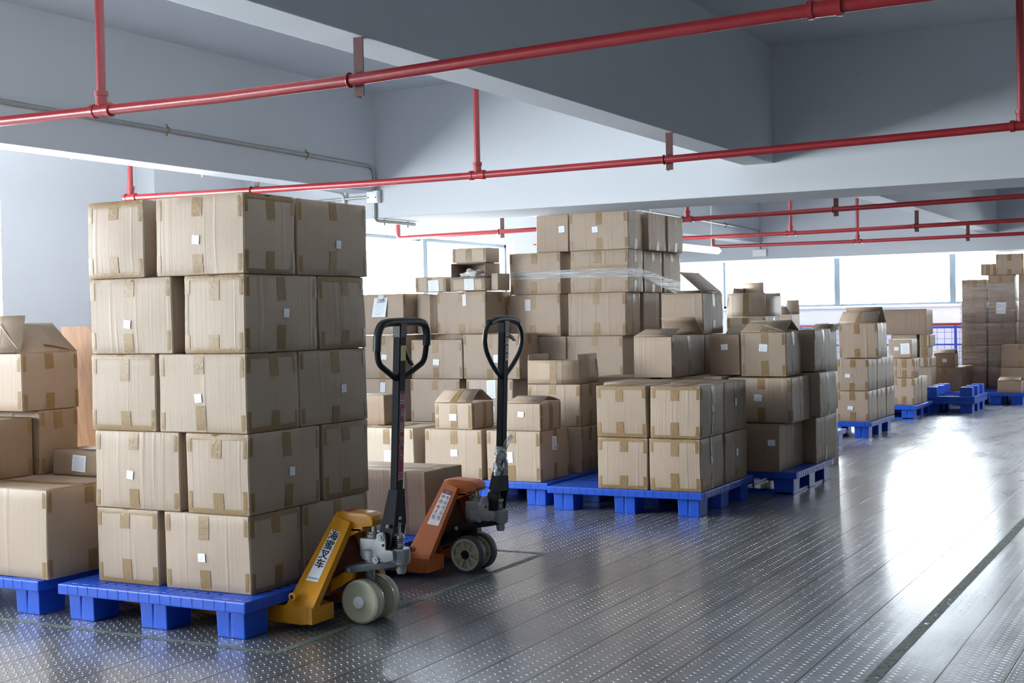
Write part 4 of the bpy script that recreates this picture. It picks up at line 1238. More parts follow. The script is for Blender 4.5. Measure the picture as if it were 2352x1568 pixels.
# ------------------------------------------------------------------ cartons
class Carton:
    def __init__(s, w, d, h, seed, bulge):
        s.w, s.d, s.h, s.seed, s.b = w, d, h, seed, bulge
        r = random.Random(seed)
        s.sx, s.sy = r.uniform(-1, 1) * .005, r.uniform(-1, 1) * .003
        s.bf, s.br = r.uniform(.4, 1.25) * bulge, r.uniform(.4, 1.25) * bulge
        s.tw = r.uniform(-.012, .012)

    def P(s, a, b, c):
        ca, cb, cc = math.cos(a * math.pi / 2), math.cos(b * math.pi / 2), math.cos(c * math.pi / 2)
        x = a * (s.w / 2 - .002) + a * abs(a) * s.br * cb * cc
        y = b * (s.d / 2 - .002) + b * abs(b) * s.bf * ca * cc
        z = (c + 1) * (s.h - .0015) / 2
        k = sum(1 for q in (a, b, c) if abs(q) > .999)
        if k >= 2:
            e = .0022 * (k - 1)
            if abs(a) > .999:
                x -= math.copysign(e, a)
            if abs(b) > .999:
                y -= math.copysign(e, b)
            if abs(c) > .999:
                z -= math.copysign(e * .6, c)
        if c > .5:
            z -= .004 * ca * cb * c
        nv = noise.noise_vector(Vector((x * 4 + s.seed * .37, y * 4, z * 4)))
        amp = min(.0045, s.b * .5 + .001)
        x += nv.x * amp + s.sx * (c + 1) / 2
        y += nv.y * amp + s.sy * (c + 1) / 2
        z += nv.z * amp * .35 if abs(c) < .999 else 0
        return Vector((x, y, z))

    def F(s, face, p, q, off=0.):
        if face == 'F':
            v = s.P(p, -1, q); n = Vector((0, -1, 0))
        elif face == 'B':
            v = s.P(-p, 1, q); n = Vector((0, 1, 0))
        elif face == 'R':
            v = s.P(1, p, q); n = Vector((1, 0, 0))
        elif face == 'L':
            v = s.P(-1, -p, q); n = Vector((-1, 0, 0))
        else:
            v = s.P(p, q, 1); n = Vector((0, 0, 1))
        return v + n * off

    def size(s, face):
        return (s.w, s.h) if face in 'FB' else ((s.d, s.h) if face in 'RL' else (s.w, s.d))

    def patch(s, bm, face, a0, a1, b0, b1, off, nu=4, nv=3, uvl=None, skew=0.):
        """strip lying on a face, a and b in metres from the face centre"""
        W, H = s.size(face)
        g = []
        for j in range(nv + 1):
            row = []
            for i in range(nu + 1):
                a = a0 + (a1 - a0) * i / nu + skew * (j / nv - .5)
                b = b0 + (b1 - b0) * j / nv - skew * (i / nu - .5)
                p = max(-1, min(1, a / (W / 2)))
                q = max(-1, min(1, b / (H / 2)))
                row.append(bm.verts.new(s.F(face, p, q, off)))
            g.append(row)
        for j in range(nv):
            for i in range(nu):
                f = bm.faces.new([g[j][i], g[j][i + 1], g[j + 1][i + 1], g[j + 1][i]])
                if uvl:
                    for lp, (x, y) in zip(f.loops, ((i, j), (i + 1, j), (i + 1, j + 1), (i, j + 1))):
                        lp[uvl].uv = (x / nu, y / nv)


def axis_lines(n, size):
    e = min(.2, .009 / size)
    return [-1] + [(-1 + e) + (2 - 2 * e) * k / n for k in range(n + 1)] + [1]


def carton_body(C, n, open_top=False, open_front=False):
    bm = BM()
    uvl = bm.loops.layers.uv.new('UVMap')
    cache = {}

    def V(a, b, c):
        k = (round(a, 5), round(b, 5), round(c, 5))
        if k not in cache:
            cache[k] = bm.verts.new(C.P(a, b, c))
        return cache[k]
    A, B_, Cc = axis_lines(n, C.w), axis_lines(n, C.d), axis_lines(n, C.h)

    def face(fn, U, W_, su, sv, flip):
        for i in range(len(U) - 1):
            for j in range(len(W_) - 1):
                q = [(U[i], W_[j]), (U[i + 1], W_[j]), (U[i + 1], W_[j + 1]), (U[i], W_[j + 1])]
                if flip:
                    q.reverse()
                f = bm.faces.new([fn(*t) for t in q])
                for lp, t in zip(f.loops, q):
                    lp[uvl].uv = (t[0] * su / 2, t[1] * sv / 2)
    if not open_front:
        face(lambda u, v: V(u, -1, v), A, Cc, C.w, C.h, False)
    face(lambda u, v: V(u, 1, v), A, Cc, C.w, C.h, True)
    face(lambda u, v: V(1, u, v), B_, Cc, C.d, C.h, False)
    face(lambda u, v: V(-1, u, v), B_, Cc, C.d, C.h, True)
    if not open_top:
        face(lambda u, v: V(u, v, 1), A, B_, C.w, C.d, False)
    face(lambda u, v: V(u, v, -1), A, B_, C.w, C.d, True)
    return bm


def flap_bm(length, width, ang, side, w, d, h, seed):
    """board hinged on a top edge; ang from lying shut (0) over upright (90) to folded out"""
    bm = BM()
    uvl = bm.loops.layers.uv.new('UVMap')
    r = random.Random(seed)
    a = math.radians(ang)
    n = 4
    g = []
    droop = r.uniform(-.004, .004)
    tp = .002 if 78 < ang < 100 else .010
    for j in range(n + 1):
        t = j / n
        row = []
        for i in range(3):
            s = (i - 1) * (width / 2 - .004 - tp * t)
            out = math.cos(a) * length * t
            hi = math.sin(a) * length * t + droop * math.sin(math.pi * t) + r.uniform(-.001, .001)
            row.append((s, out, h + .001 + hi))
        g.append(row)

    def place(s, o, z):
        if side == 'F':
            return Vector((s, -d / 2 + .004 + o, z))
        if side == 'B':
            return Vector((s, d / 2 - .004 - o, z))
        if side == 'R':
            return Vector((w / 2 - .004 - o, s, z))
        return Vector((-w / 2 + .004 + o, s, z))
    vs = [[bm.verts.new(place(*p)) for p in row] for row in g]
    for j in range(n):
        for i in range(2):
            f = bm.faces.new([vs[j][i], vs[j][i + 1], vs[j + 1][i + 1], vs[j + 1][i]])
            for lp, (x, y) in zip(f.loops, ((i, j), (i + 1, j), (i + 1, j + 1), (i, j + 1))):
                lp[uvl].uv = (x * width / 2, y * length / n)
    return bm


TW_ = .052


def tape_on(C, bm, face, mode, r):
    W, H = C.size(face)
    o = .0016
    j = lambda s=.006: r.uniform(-s, s)
    c = j(.012)
    tw = TW_ / 2
    L1, L2 = .092 + j(.02), .092 + j(.02)
    sk = r.uniform(-.006, .006)
    C.patch(bm, face, c - tw, c + tw, H / 2 - L1, H / 2, o, 3, 4, skew=0)
    c2 = c + j(.006)
    C.patch(bm, face, c2 - tw + sk, c2 + tw + sk, -H / 2, -H / 2 + L2, o, 3, 4)
    cw = .028
    for sg in (-1, 1):
        for tb in (-1, 1):
            l = .084 + j(.012)
            a0, a1 = (W / 2 - cw + j(.003), W / 2) if sg > 0 else (-W / 2, -W / 2 + cw + j(.003))
            b0, b1 = (H / 2 - l, H / 2) if tb > 0 else (-H / 2, -H / 2 + l)
            C.patch(bm, face, a0, a1, b0, b1, o * .8, 2, 4)
    if mode == 'E':
        bh = .021 + j(.003)
        C.patch(bm, face, -W / 2, W / 2, H / 2 - bh, H / 2, o * 1.3, 10, 2)
        bh = .021 + j(.003)
        C.patch(bm, face, -W / 2, W / 2, -H / 2, -H / 2 + bh, o * 1.3, 10, 2)


def split_pieces(bm, name, mat, root):
    """one object per separate strip; strips meeting over an edge are one piece"""
    bmesh.ops.remove_doubles(bm, verts=bm.verts, dist=.0042)
    seen = set()
    for v0 in list(bm.verts):
        if v0 in seen or not v0.link_faces:
            continue
        st, comp = [v0], []
        seen.add(v0)
        while st:
            v = st.pop()
            comp.append(v)
            for e in v.link_edges:
                o = e.other_vert(v)
                if o not in seen:
                    seen.add(o)
                    st.append(o)
        ids = {v: i for i, v in enumerate(comp)}
        nb = BM()
        vs = [nb.verts.new(v.co) for v in comp]
        done = set()
        for v in comp:
            for f in v.link_faces:
                if f not in done:
                    done.add(f)
                    try:
                        nb.faces.new([vs[ids[w]] for w in f.verts])
                    except ValueError:
                        pass
        obj(name, nb, mat, root, True)
    bm.free()


def make_carton(spec):
    (x0, x1, y0, y1, z0, z1), ft, rt_, tone, seg, stk, flaps, label, group, seed = spec
    w, d, h = x1 - x0, y1 - y0, z1 - z0
    seg = max(2, seg)
    near = y0 < 9
    root = empty('cardboard_box', ((x0 + x1) / 2, (y0 + y1) / 2, z0))
    tag(root, label, 'cardboard box', group)
    C = Carton(w, d, h, seed, .009 if seg >= 8 else (.006 if seg >= 6 else .002))
    r = random.Random(seed * 7 + 1)
    openf = 'open-fronted' in label
    opent = bool(flaps) and not openf
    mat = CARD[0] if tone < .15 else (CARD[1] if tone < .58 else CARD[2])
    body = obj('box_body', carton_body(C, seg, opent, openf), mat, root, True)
    if opent or openf:
        md = body.modifiers.new('wall thickness', 'SOLIDIFY')
        md.thickness = .005
        md.offset = -1
    if not (ft == 'N' and rt_ == 'N' and seg <= 3):
        bm = BM()
        if ft != 'N':
            tape_on(C, bm, 'F', ft, r)
        if rt_ != 'N':
            tape_on(C, bm, 'R', rt_, r)
        if not opent and not openf and seg >= 5:      # seam tape across the lid
            if w >= d:
                C.patch(bm, 'U', -w / 2, w / 2, -TW_ / 2, TW_ / 2, .0016, 10, 2)
                for sg in (-1, 1):
                    C.patch(bm, 'U', sg * w / 2, sg * (w / 2 - .024), -d / 2, d / 2, .0013, 2, 8)
            else:
                C.patch(bm, 'U', -TW_ / 2, TW_ / 2, -d / 2, d / 2, .0016, 2, 10)
                for sg in (-1, 1):
                    C.patch(bm, 'U', -w / 2, w / 2, sg * d / 2, sg * (d / 2 - .024), .0013, 8, 2)
        if len(bm.faces):
            split_pieces(bm, 'packing_tape', TAPE, root)
        else:
            bm.free()
    for fc, s, t, sw, sh, kind in stk:
        W, H = C.size(fc)
        bm = BM()
        uvl = bm.loops.layers.uv.new('UVMap')
        a, b = s * W / 2, t * H / 2
        C.patch(bm, fc, a - sw / 2, a + sw / 2, b - sh / 2, b + sh / 2, .0032, 3, 3, uvl, skew=r.uniform(-.006, .006) if kind != 'q' else 0)
        if kind == 't':
            obj('packing_tape', bm, TAPE, root, True, label='wide brown tape band')
            continue
        if kind == 'c':
            obj('clear_tape', bm, SILVERP, root, label='clear tape strip with its shine painted pale')  # pale silver colour paints in the tape's glint
            continue
        if kind == 'q':
            lo = min(v.co.z for v in bm.verts)
            for v in bm.verts:
                k_ = 1 - (v.co.z - lo) / sh
                v.co.y -= .02 * k_
                v.co.x -= .012 * k_
        lab = obj('paper_label', bm, {'s': LAB_S, 'p': LAB_P, 'b': LAB_B, 'q': LAB_P, 'g': PAPER}[kind], root)
        ctr = C.F(fc, s, t, .0045)
        if kind == 'q':
            M = frame(ctr + Vector((.012, -.012, sh * .33)), (1, 0, 0), (0, 0, 1))
            text_obj('handwriting', '23件', sh * .26, M, INK, lab)
            bm = BM()
            C.patch(bm, fc, a - .026, a + .028, b + sh * .42, b + sh * .42 + .034, .0065, 2, 2)
            obj('tape_piece', bm, SILVERP, root)
        if kind == 'g':
            M = lambda x, z: frame(ctr + Vector((x * sw, -.001, z * sh)), (1, 0, 0), (0, 0, 1))
            for (x, z, s_, q_) in ((-.32, .34, '品', .11), (-.32, .24, '名', .11), (-.02, .30, '货号 型', .11), (.28, .33, '规 格', .10), (-.30, .04, '数量', .11), (.02, .04, '1 件', .11),
                                   (.30, -.12, '211', .13), (-.30, -.28, '重量', .11), (-.02, -.24, '公斤', .09), (.27, -.30, '/', .14)):
                text_obj('print_line', s_, sh * q_, M(x, z), GREYINK, lab)
    for side, ang in flaps.items():
        if openf:
            continue
        L = (d if side in 'FB' else w) * .5
        L = min(L, .20)
        if 'tall flap' in label and side == 'R':
            L = .24
        wd = w if side in 'FB' else d
        fl = obj('flap', flap_bm(L, wd, ang, side, w, d, h, seed + ord(side)), mat, root, True)
        fl.location = (C.sx, C.sy, 0)
        md = fl.modifiers.new('board thickness', 'SOLIDIFY')
        md.thickness = .004
        md.offset = 0
        if side == 'F' and ft == 'L' and 5 < ang < 120:      # the torn seam tape stays on the front flap
            tb = flap_bm(L * .98, TW_ + .008, ang, side, w, d, h, seed + ord(side))
            a_ = math.radians(ang)
            bmesh.ops.translate(tb, verts=tb.verts, vec=Vector((0, -math.sin(a_) * .0034, math.cos(a_) * .0034)))
            tp_ = obj('tape_strip', tb, TAPE, fl, True)
    if openf:
        bm = BM()
        uvl = bm.loops.layers.uv.new('UVMap')
        vs = [bm.verts.new(v) for v in ((-w / 2 - .05, -d / 2 - .10, .002), (w / 2 - .02, -d / 2 - .12, -.004), (w / 2 - .005, -d / 2, .004), (-w / 2 + .005, -d / 2, .004))]
        bm.faces.new(vs)
        fl = obj('flap', bm, mat, root)
        md = fl.modifiers.new('board thickness', 'SOLIDIFY')
        md.thickness = .004
    return root


for sp_ in BOXES:
    make_carton(sp_)

# plastic bag inside the open-fronted box
for sp_ in BOXES:
    if 'open-fronted box holding' in sp_[7]:
        x0, x1, y0, y1, z0, z1 = sp_[0]
        bm = BM()
        bmesh.ops.create_icosphere(bm, subdivisions=4, radius=1)
        for v in bm.verts:
            nn = noise.noise(v.co * 2.2) * .35 + noise.noise(v.co * 6) * .14
            v.co = Vector((v.co.x * .105, v.co.y * .075, max(-.0, v.co.z * .055 + .0))) * (1 + nn)
        o = obj('plastic_bag', bm, simple('bag_film', (.72, .70, .68), .25, bump=.6, bscale=40), None, True)
        o.location = ((x0 + x1) / 2 - .01, y0 + .09, z0 + .008)
        tag(o, 'crumpled plastic bag inside the open-fronted box by the window', 'plastic bag')


# ------------------------------------------------------------------ stretch film bands
def film_band(label, pts, z0, z1, mat, off=.006, taper=None, folds=6, kids=None):
    """vertical band following a polyline in plan; pts [(x, y)]"""
    bm = BM()
    rows = folds
    P = []
    for (ax, ay), (bx, by) in zip(pts, pts[1:]):
        n = max(2, int(((bx - ax) ** 2 + (by - ay) ** 2) ** .5 / .03))
        for k in range(n):
            P.append((ax + (bx - ax) * k / n, ay + (by - ay) * k / n))
    P.append(pts[-1])
    L = len(P)
    g = []
    for i, (x, y) in enumerate(P):
        t = i / (L - 1)
        za, zb = (z0, z1) if not callable(z0) else z0(t)
        row = []
        for j in range(rows + 1):
            z = za + (zb - za) * j / rows
            wv = noise.noise(Vector((t * 6, j * 1.7, z0 if not callable(z0) else 3))) * .004
            row.append(bm.verts.new((x + wv, y - abs(wv), z)))
        g.append(row)
    for i in range(L - 1):
        for j in range(rows):
            bm.faces.new([g[i][j], g[i + 1][j], g[i + 1][j + 1], g[i][j + 1]])
    o = obj('stretch_film', bm, mat, None, True)
    tag(o, label, 'plastic film')
    return o


XB, XA = -4.036, -5.085
film_band('glossy clear film band around the second layer of the tall wrapped stack',
          [(XA, 9.60), (XA, 9.466), (XB, 9.466), (XB, 9.78), (-4.03, 10.66)],
          lambda t: (1.515 - .02 * t, 1.575 - .005 * t) if t < .62 else (1.50 - (t - .62) * .42, 1.562 - (t - .62) * .26), None, FILM, folds=8)
o = film_band('thin clear film wrapped round the far right stack', [(-3.225, 19.2), (-3.225, 18.84), (-2.13, 18.84), (-2.13, 19.2)], .35, 1.55, FILMG, folds=14)


# ------------------------------------------------------------------ plywood sheet, railing
bm = BM()
slab(bm, [(-5.12, 5.0, 0), (-4.60, 5.0, 0), (-4.60, 4.85, 1.205), (-5.12, 4.85, 1.205)], (0, .016, .002))
o = obj('plywood_sheet', bm, WOOD)
tag(o, 'orange-brown plywood sheet leaning behind the left pile of cartons', 'plywood')

rail = empty('safety_railing', (-5.6, 19.5, 0))
tag(rail, 'blue mesh railing with a red top rail below the back windows', 'railing')
for k in range(7):
    x = k * 1.10
    bm = BM()
    box(bm, x - .018, x + .018, -.018, .018, 0, .99, .003)
    obj('post', bm, STEELW, rail)
bm = BM()
box(bm, 0, 6.6, -.014, .014, .955, .985)
obj('top_rail', bm, STEELW, rail)
bm = BM()
box(bm, 0, 6.6, -.014, .014, .08, .11)
box(bm, 0, 6.6, -.012, .012, .72, .74)
obj('lower_rail', bm, STEELW, rail)
bm = BM()
box(bm, 0, 6.6, -.02, .02, .99, 1.03)
obj('red_top_rail', bm, RED, rail, label='red rail')
bm = BM()
for k in range(66):
    x = .05 + k * .1
    box(bm, x - .0025, x + .0025, -.003, .002, .1, .96)
for k in range(9):
    z = .18 + k * .09
    box(bm, 0, 6.6, -.0025, .0025, z - .0025, z + .0025)
obj('wire_mesh', bm, STEELW, rail)


# ------------------------------------------------------------------ pallet trucks
def truck(name_label, loc, paint, paint2, yellow):
    root = empty('pallet_truck', loc)
    tag(root, name_label, 'pallet truck')
    # forks
    for sg in (-1, 1):
        bm = BM()
        ya, yb = sg * .275, sg * .125
        y0, y1 = min(ya, yb), max(ya, yb)
        prism(bm, [(-1.13, .042), (-1.10, .035), (-.02, .025), (0, .03), (0, .092), (-.02, .097), (-1.06, .082), (-1.13, .062)], 'y', y0, y1, .004)
        obj('fork', bm, paint, root, True)
        # heel return behind the leg
        bm = BM()
        box(bm, -.004, .024, y0 + .002, y1 - .002, .028, .094, .004)
        obj('fork_heel', bm, paint, root, True)
        # slanted leg
        bm = BM()
        A = [(-.108, sg * .272, .088), (.024, sg * .272, .086), (.064, sg * .0589, .402), (-.022, sg * .045, .424)]
        n = (Vector(A[1]) - Vector(A[0])).cross(Vector(A[3]) - Vector(A[0])).normalized() * (-.006 if sg < 0 else .006)
        slab(bm, A, n, .0015)
        # edge flanges
        fl = Vector((0, -sg * .032, -.010))
        slab(bm, [A[1], A[2], Vector(A[2]) + fl, Vector(A[1]) + fl], (-.005, 0, 0))
        slab(bm, [A[0], A[3], Vector(A[3]) + fl, Vector(A[0]) + fl], (.005, 0, 0))
        leg = obj('frame_leg', bm, paint, root, True)
        # round boss near the foot of the leg
        bm = BM()
        c = Vector((-.062, sg * .262, .135))
        ring = [(.016, 0.), (.016, -.020 if sg < 0 else .020), (.009, -.020 if sg < 0 else .020), (.009, -.004 if sg < 0 else .004)]
        lathe(bm, ring, 'y', 18, c + Vector((0, sg * .004, 0)))
        obj('pivot_boss', bm, paint, leg, True)
        bm = BM()
        lathe(bm, [(.0092, sg * .0195), (.0092, sg * .0202)], 'y', 14, c + Vector((0, sg * .004, 0)))
        obj('boss_hole_shade', bm, BLACKH, leg)  # black disc paints the dark of a hole on the solid boss
    # top arm reaching to the pump
    bm = BM()
    prism(bm, [(-.024, .420), (-.018, .436), (.02, .442), (.130, .436), (.155, .425), (.163, .405), (.158, .386), (.118, .382), (.10, .372), (.04, .352), (.01, .350)], 'y', -.047, .047, .007)
    arm = obj('lift_arm', bm, paint, root, True)
    bm = BM()
    prism(bm, [(.0, .36), (.115, .384), (.115, .372), (.06, .345), (.005, .325)], 'y', -.052, -.048)
    prism(bm, [(.0, .36), (.115, .384), (.115, .372), (.06, .345), (.005, .325)], 'y', .048, .052)
    box(bm, -.01, .11, -.052, .052, .366, .374)
    obj('gusset', bm, paint, root)
    # dark sheet between the legs, its colour standing in for shade inside
    bm = BM()
    slab(bm, [(-.02, -.215, .11), (-.02, .215, .11), (-.002, .042, .37), (-.002, -.042, .37)], (-.006, 0, 0))
    obj('frame_shade_panel', bm, simple('shaded_frame_paint', (.16, .03, .012) if yellow else (.14, .03, .015), .6), root)
    # push links under the frame
    for sg in (-1, 1):
        bm = BM()
        slab(bm, [(-.10, sg * .085 - .014, .075), (.075, sg * .062 - .014, .175), (.085, sg * .062 - .014, .212), (.06, sg * .062 - .014, .215), (-.10, sg * .085 - .014, .118)], (0, .028, 0), .002)
        obj('push_link', bm, paint if yellow else BLACKP, root, True)
    # rocker plate
    pm = DARKG if yellow else BLACKP
    bm = BM()
    prism(bm, [(.045, -.078), (.08, -.082), (.20, -.058), (.262, -.034), (.275, 0), (.262, .034), (.20, .058), (.08, .082), (.045, .078)], 'z', .196, .226, .005)
    for v in bm.verts:
        v.co.z += (v.co.x - .045) * .16
    rk = obj('rocker_plate', bm, pm, root, True)
    bm = BM()
    for sg in (-1, 1):
        lathe(bm, [(.010, sg * .076), (.010, sg * .086), (.006, sg * .088)], 'y', 14, (.068, 0, .212))
    obj('pivot_pin', bm, CASTG, rk, True)
    # steering wheels
    cx_, cz_ = .113, .0885
    bm = BM()
    tube(bm, [(cx_, 0, .10), (cx_, 0, .215)], .020, 16)
    tube(bm, [(cx_, -.088, cz_), (cx_, .088, cz_)], .010, 12)
    box(bm, cx_ - .02, cx_ + .02, -.02, .02, cz_ - .018, .13, .004)
    obj('wheel_axle', bm, CASTG if yellow else BLACKP, root, True)
    for sg in (-1, 1):
        yo, yi = sg * .082, sg * .030
        if yellow:
            bm = BM()
            lathe(bm, [(.020, yo + sg * .001), (.030, yo - sg * .004), (.040, yo - sg * .006), (.066, yo - sg * .003), (.078, yo), (.0865, yo - sg * .005), (.088, yo - sg * .012), (.088, yi + sg * .010), (.085, yi + sg * .002), (.02, yi)], 'y', 48, (cx_, 0, cz_))
            whl = obj('steer_wheel', bm, NYLON, root, True)
            bm = BM()
            lathe(bm, [(.0885, yi + sg * .004), (.0895, yi + sg * .007), (.0885, yi + sg * .010)], 'y', 48, (cx_, 0, cz_), True)
            obj('steel_rim', bm, CHROME, whl, True)
            bm = BM()
            lathe(bm, [(.024, yo + sg * .0), (.024, yo + sg * .006), (.019, yo + sg * .008), (.004, yo + sg * .008)], 'y', 28, (cx_, 0, cz_))
            obj('hub_cap', bm, WHITEPL, whl, True)
        else:
            bm = BM()
            lathe(bm, [(.074, yo + sg * .0), (.084, yo - sg * .001), (.088, yo - sg * .008), (.088, yi + sg * .008), (.084, yi), (.074, yi)], 'y', 48, (cx_, 0, cz_), True)
            whl = obj('steer_wheel', bm, TYRE, root, True)
            bm = BM()
            lathe(bm, [(.066, yo + sg * .001), (.0755, yo + sg * .001), (.0755, yi - sg * .001), (.066, yi - sg * .001)], 'y', 40, (cx_, 0, cz_), True)
            ym = (yo + yi) / 2
            lathe(bm, [(.067, ym - .006), (.067, ym + .006)], 'y', 40, (cx_, 0, cz_))
            lathe(bm, [(.028, yo), (.028, yi)], 'y', 28, (cx_, 0, cz_))
            for k in range(8):
                a = math.pi * 2 * k / 8 + .3
                u = Vector((math.cos(a), 0, math.sin(a)))
                t = Vector((-math.sin(a), 0, math.cos(a)))
                c0 = Vector((cx_, 0, cz_))
                yA, yB = min(yo - sg * .003, yi + sg * .003), max(yo - sg * .003, yi + sg * .003)
                slab(bm, [c0 + u * .026 - t * .0045 + Vector((0, yA, 0)), c0 + u * .068 - t * .007 + Vector((0, yA, 0)), c0 + u * .068 + t * .007 + Vector((0, yA, 0)), c0 + u * .026 + t * .0045 + Vector((0, yA, 0))], (0, yB - yA, 0))
            obj('spoked_hub', bm, DIRTYNY, whl, True)
            bm = BM()
            lathe(bm, [(.022, yo + sg * .0005), (.022, yo + sg * .003), (.004, yo + sg * .003)], 'y', 24, (cx_, 0, cz_))
            obj('hub_cap', bm, BLACKH, whl, True)
    # hydraulic pump
    px_ = .142
    bm = BM()
    lathe(bm, [(.044, .226), (.047, .232), (.047, .25), (.050, .252), (.050, .275), (.046, .278)], 'z', 32, (px_, 0, 0))
    box(bm, px_ - .046, px_ + .038, -.046, .046, .262, .338, .008)
    lathe(bm, [(.050, .255), (.050, .290), (.036, .300)], 'z', 28, (px_ - .004, -.006, 0))
    lathe(bm, [(.031, .336), (.031, .350), (.024, .352), (.024, .360)], 'z', 24, (px_ - .006, 0, 0))
    pump = obj('hydraulic_pump', bm, CASTG, root, True)
    bm = BM()
    tube(bm, [(px_ - .006, 0, .35), (px_ - .006, 0, .39)], .0145, 16)
    obj('piston', bm, CHROME, pump, True)
    for sg in (-1, 1):
        bm = BM()
        y0, y1 = (-.060, -.047) if sg < 0 else (.047, .060)
        prism(bm, [(.170, .268), (.168, .300), (.172, .318), (.188, .352), (.200, .368), (.216, .370), (.226, .358), (.229, .335), (.228, .300), (.262, .298), (.264, .262), (.230, .250), (.185, .252)], 'y', y0, y1, .003)
        lathe(bm, [(.017, y0 - .004), (.017, y1)], 'y', 20, (.206, 0, .350))
        lathe(bm, [(.014, y0 - .008), (.014, y1)], 'y', 18, (.184, 0, .258))
        br = obj('handle_bracket', bm, CASTG, root, True)
        bm = BM()
        lathe(bm, [(.009, y0 - .0085), (.009, y0 - .004)], 'y', 14, (.206, 0, .350))
        lathe(bm, [(.006, y0 - .011), (.006, y0 - .006)], 'y', 6, (.184, 0, .258))
        obj('bolt', bm, CASTG, br, True)
        bm = BM()
        lathe(bm, [(.006, y0 - .0015), (.006, y0 + .004)], 'y', 10, (.218, 0, .318))
        obj('bolt_hole_shade', bm, BLACKH, br)  # black disc paints in the shade of an open hole
    bm = BM()
    lathe(bm, [(.016, .200), (.020, .212), (.020, .232), (.034, .240), (.038, .252), (.038, .296), (.034, .300)], 'z', 28, (.262, 0, 0))
    box(bm, .225, .262, -.045, .045, .248, .292, .006)
    obj('pump_cylinder', bm, CASTG, root, True)
    bm = BM()
    k = [(.256 + .0165 * math.cos(t * .5), .0165 * math.sin(t * .5), .300 + t * .00068) for t in range(0, 64)]
    tube(bm, k, .0026, 8)
    sprg = obj('spring', bm, CHROME, root, True)
    bm = BM()
    tube(bm, [(.256, 0, .295), (.256, 0, .392)], .007, 12)
    lathe(bm, [(.010, .338), (.021, .340), (.021, .352), (.013, .358), (.010, .362)], 'z', 20, (.256, 0, 0))
    obj('spring_rod', bm, CHROME, sprg, True)
    bm = BM()
    for (x, y, z, r_) in ((.256, -.004, .395, .011), (.236, -.05, .392, .009)):
        bmesh.ops.create_uvsphere(bm, u_segments=16, v_segments=10, radius=r_, matrix=Matrix.Translation((x, y, z)))
    obj('ball_joint', bm, CASTG, root, True)
    # drawbar handle
    hb = Vector((.236 if yellow else .262, 0, .30))
    ht = Vector((.280 if yellow else .300, 0, 1.185))
    hd = (ht - hb).normalized()

    def H(t, dx=0., dy=0.):
        p = hb + hd * t
        return Vector((p.x + dx, dy, p.z))
    wx_, wy_ = .017, .0225
    bm = BM()
    slab(bm, [H(.18, -wx_, -wy_), H(.18, wx_, -wy_), H(.18, wx_, wy_), H(.18, -wx_, wy_)], H(.855) - H(.18), .003)
    stem = obj('drawbar', bm, BLACKP, root, True)
    # wider forked foot of the drawbar
    bm = BM()
    for sg in (-1, 1):
        ya = sg * .044
        slab(bm, [H(.0, -.062, ya), H(.0, .004, ya), H(.10, .020, ya), H(.235, .021, sg * .026), H(.235, -.020, sg * .026)], (0, -sg * .006, 0))
    slab(bm, [H(.09, .019, -.042), H(.09, .019, .042), H(.235, .021, .026), H(.235, .021, -.026)], (-.006, 0, 0))
    obj('drawbar_foot', bm, BLACKP, root, True)
    if yellow:
        loop = [(-.025, .975), (-.150, 1.038), (-.158, 1.097), (-.158, 1.150), (-.135, 1.188), (-.088, 1.196), (0, 1.198), (.130, 1.198), (.185, 1.188), (.205, 1.150), (.200, 1.09), (.186, 1.034), (.030, .975)]
        grip = loop[3:10]
    else:
        loop = [(-.012, .925), (-.100, .985), (-.165, 1.055), (-.182, 1.105), (-.172, 1.150), (-.140, 1.185), (-.08, 1.200), (0, 1.203), (.07, 1.200), (.140, 1.185), (.178, 1.150), (.190, 1.10), (.172, 1.045), (.105, .985), (.012, .928)]
        grip = loop[5:10]
    xs = lambda z: hb.x + hd.x / hd.z * (z - hb.z)
    bm = BM()
    tube(bm, round_path([(xs(z), y, z) for y, z in loop], .05, 5), .0115, 14)
    hl = obj('handle_loop', bm, BLACKP if yellow else GRIP, root, True)
    bm = BM()
    tube(bm, round_path([(xs(z), y, z) for y, z in ([(-.160, 1.085)] + grip + [(.202, 1.10)] if yellow else grip)], .045, 6), .0165, 16)
    obj('grip_cover', bm, GRIP, hl, True)
    bm = BM()
    slab(bm, [H(.835, -wx_ - .002, -.026), H(.835, wx_ + .003, -.026), H(.835, wx_ + .003, .026), H(.835, -wx_ - .002, .026)], H(.893) - H(.835), .004)
    obj('handle_head', bm, GRIP, root, True)
    # release lever
    bm = BM()
    if yellow:
        pts = [(.02, 1.105), (.034, 1.098), (.050, 1.068), (.078, 1.040), (.088, 1.028), (.083, 1.020), (.066, 1.030), (.044, 1.052), (.02, 1.075)]
    else:
        pts = [(.02, 1.132), (.052, 1.130), (.088, 1.118), (.108, 1.100), (.104, 1.094), (.080, 1.104), (.048, 1.110), (.02, 1.110)]
    x_ = xs(1.08) + .004
    prism(bm, pts, 'x', x_ - .006, x_ + .008, .002)
    obj('release_lever', bm, GRIP, root, True)

    # stickers and lettering -------------------------------------------------
    def on_leg(u0, u1, v0, v1, lift, mat, name, parent, sg=-1, label=None):
        A = [Vector(p) for p in ((-.108, -.272, .088), (.024, -.272, .086), (.064, -.0589, .402), (-.022, -.045, .424))]

        def Q(u, v):
            return (A[0] * (1 - u) + A[1] * u) * (1 - v) + (A[3] * (1 - u) + A[2] * u) * v
        nn = (A[1] - A[0]).cross(A[3] - A[0]).normalized()
        if nn.y > 0:
            nn = -nn
        bm = BM()
        vs = [bm.verts.new(Q(u, v) + nn * lift) for u, v in ((u0, v0), (u1, v0), (u1, v1), (u0, v1))]
        bm.faces.new(vs)
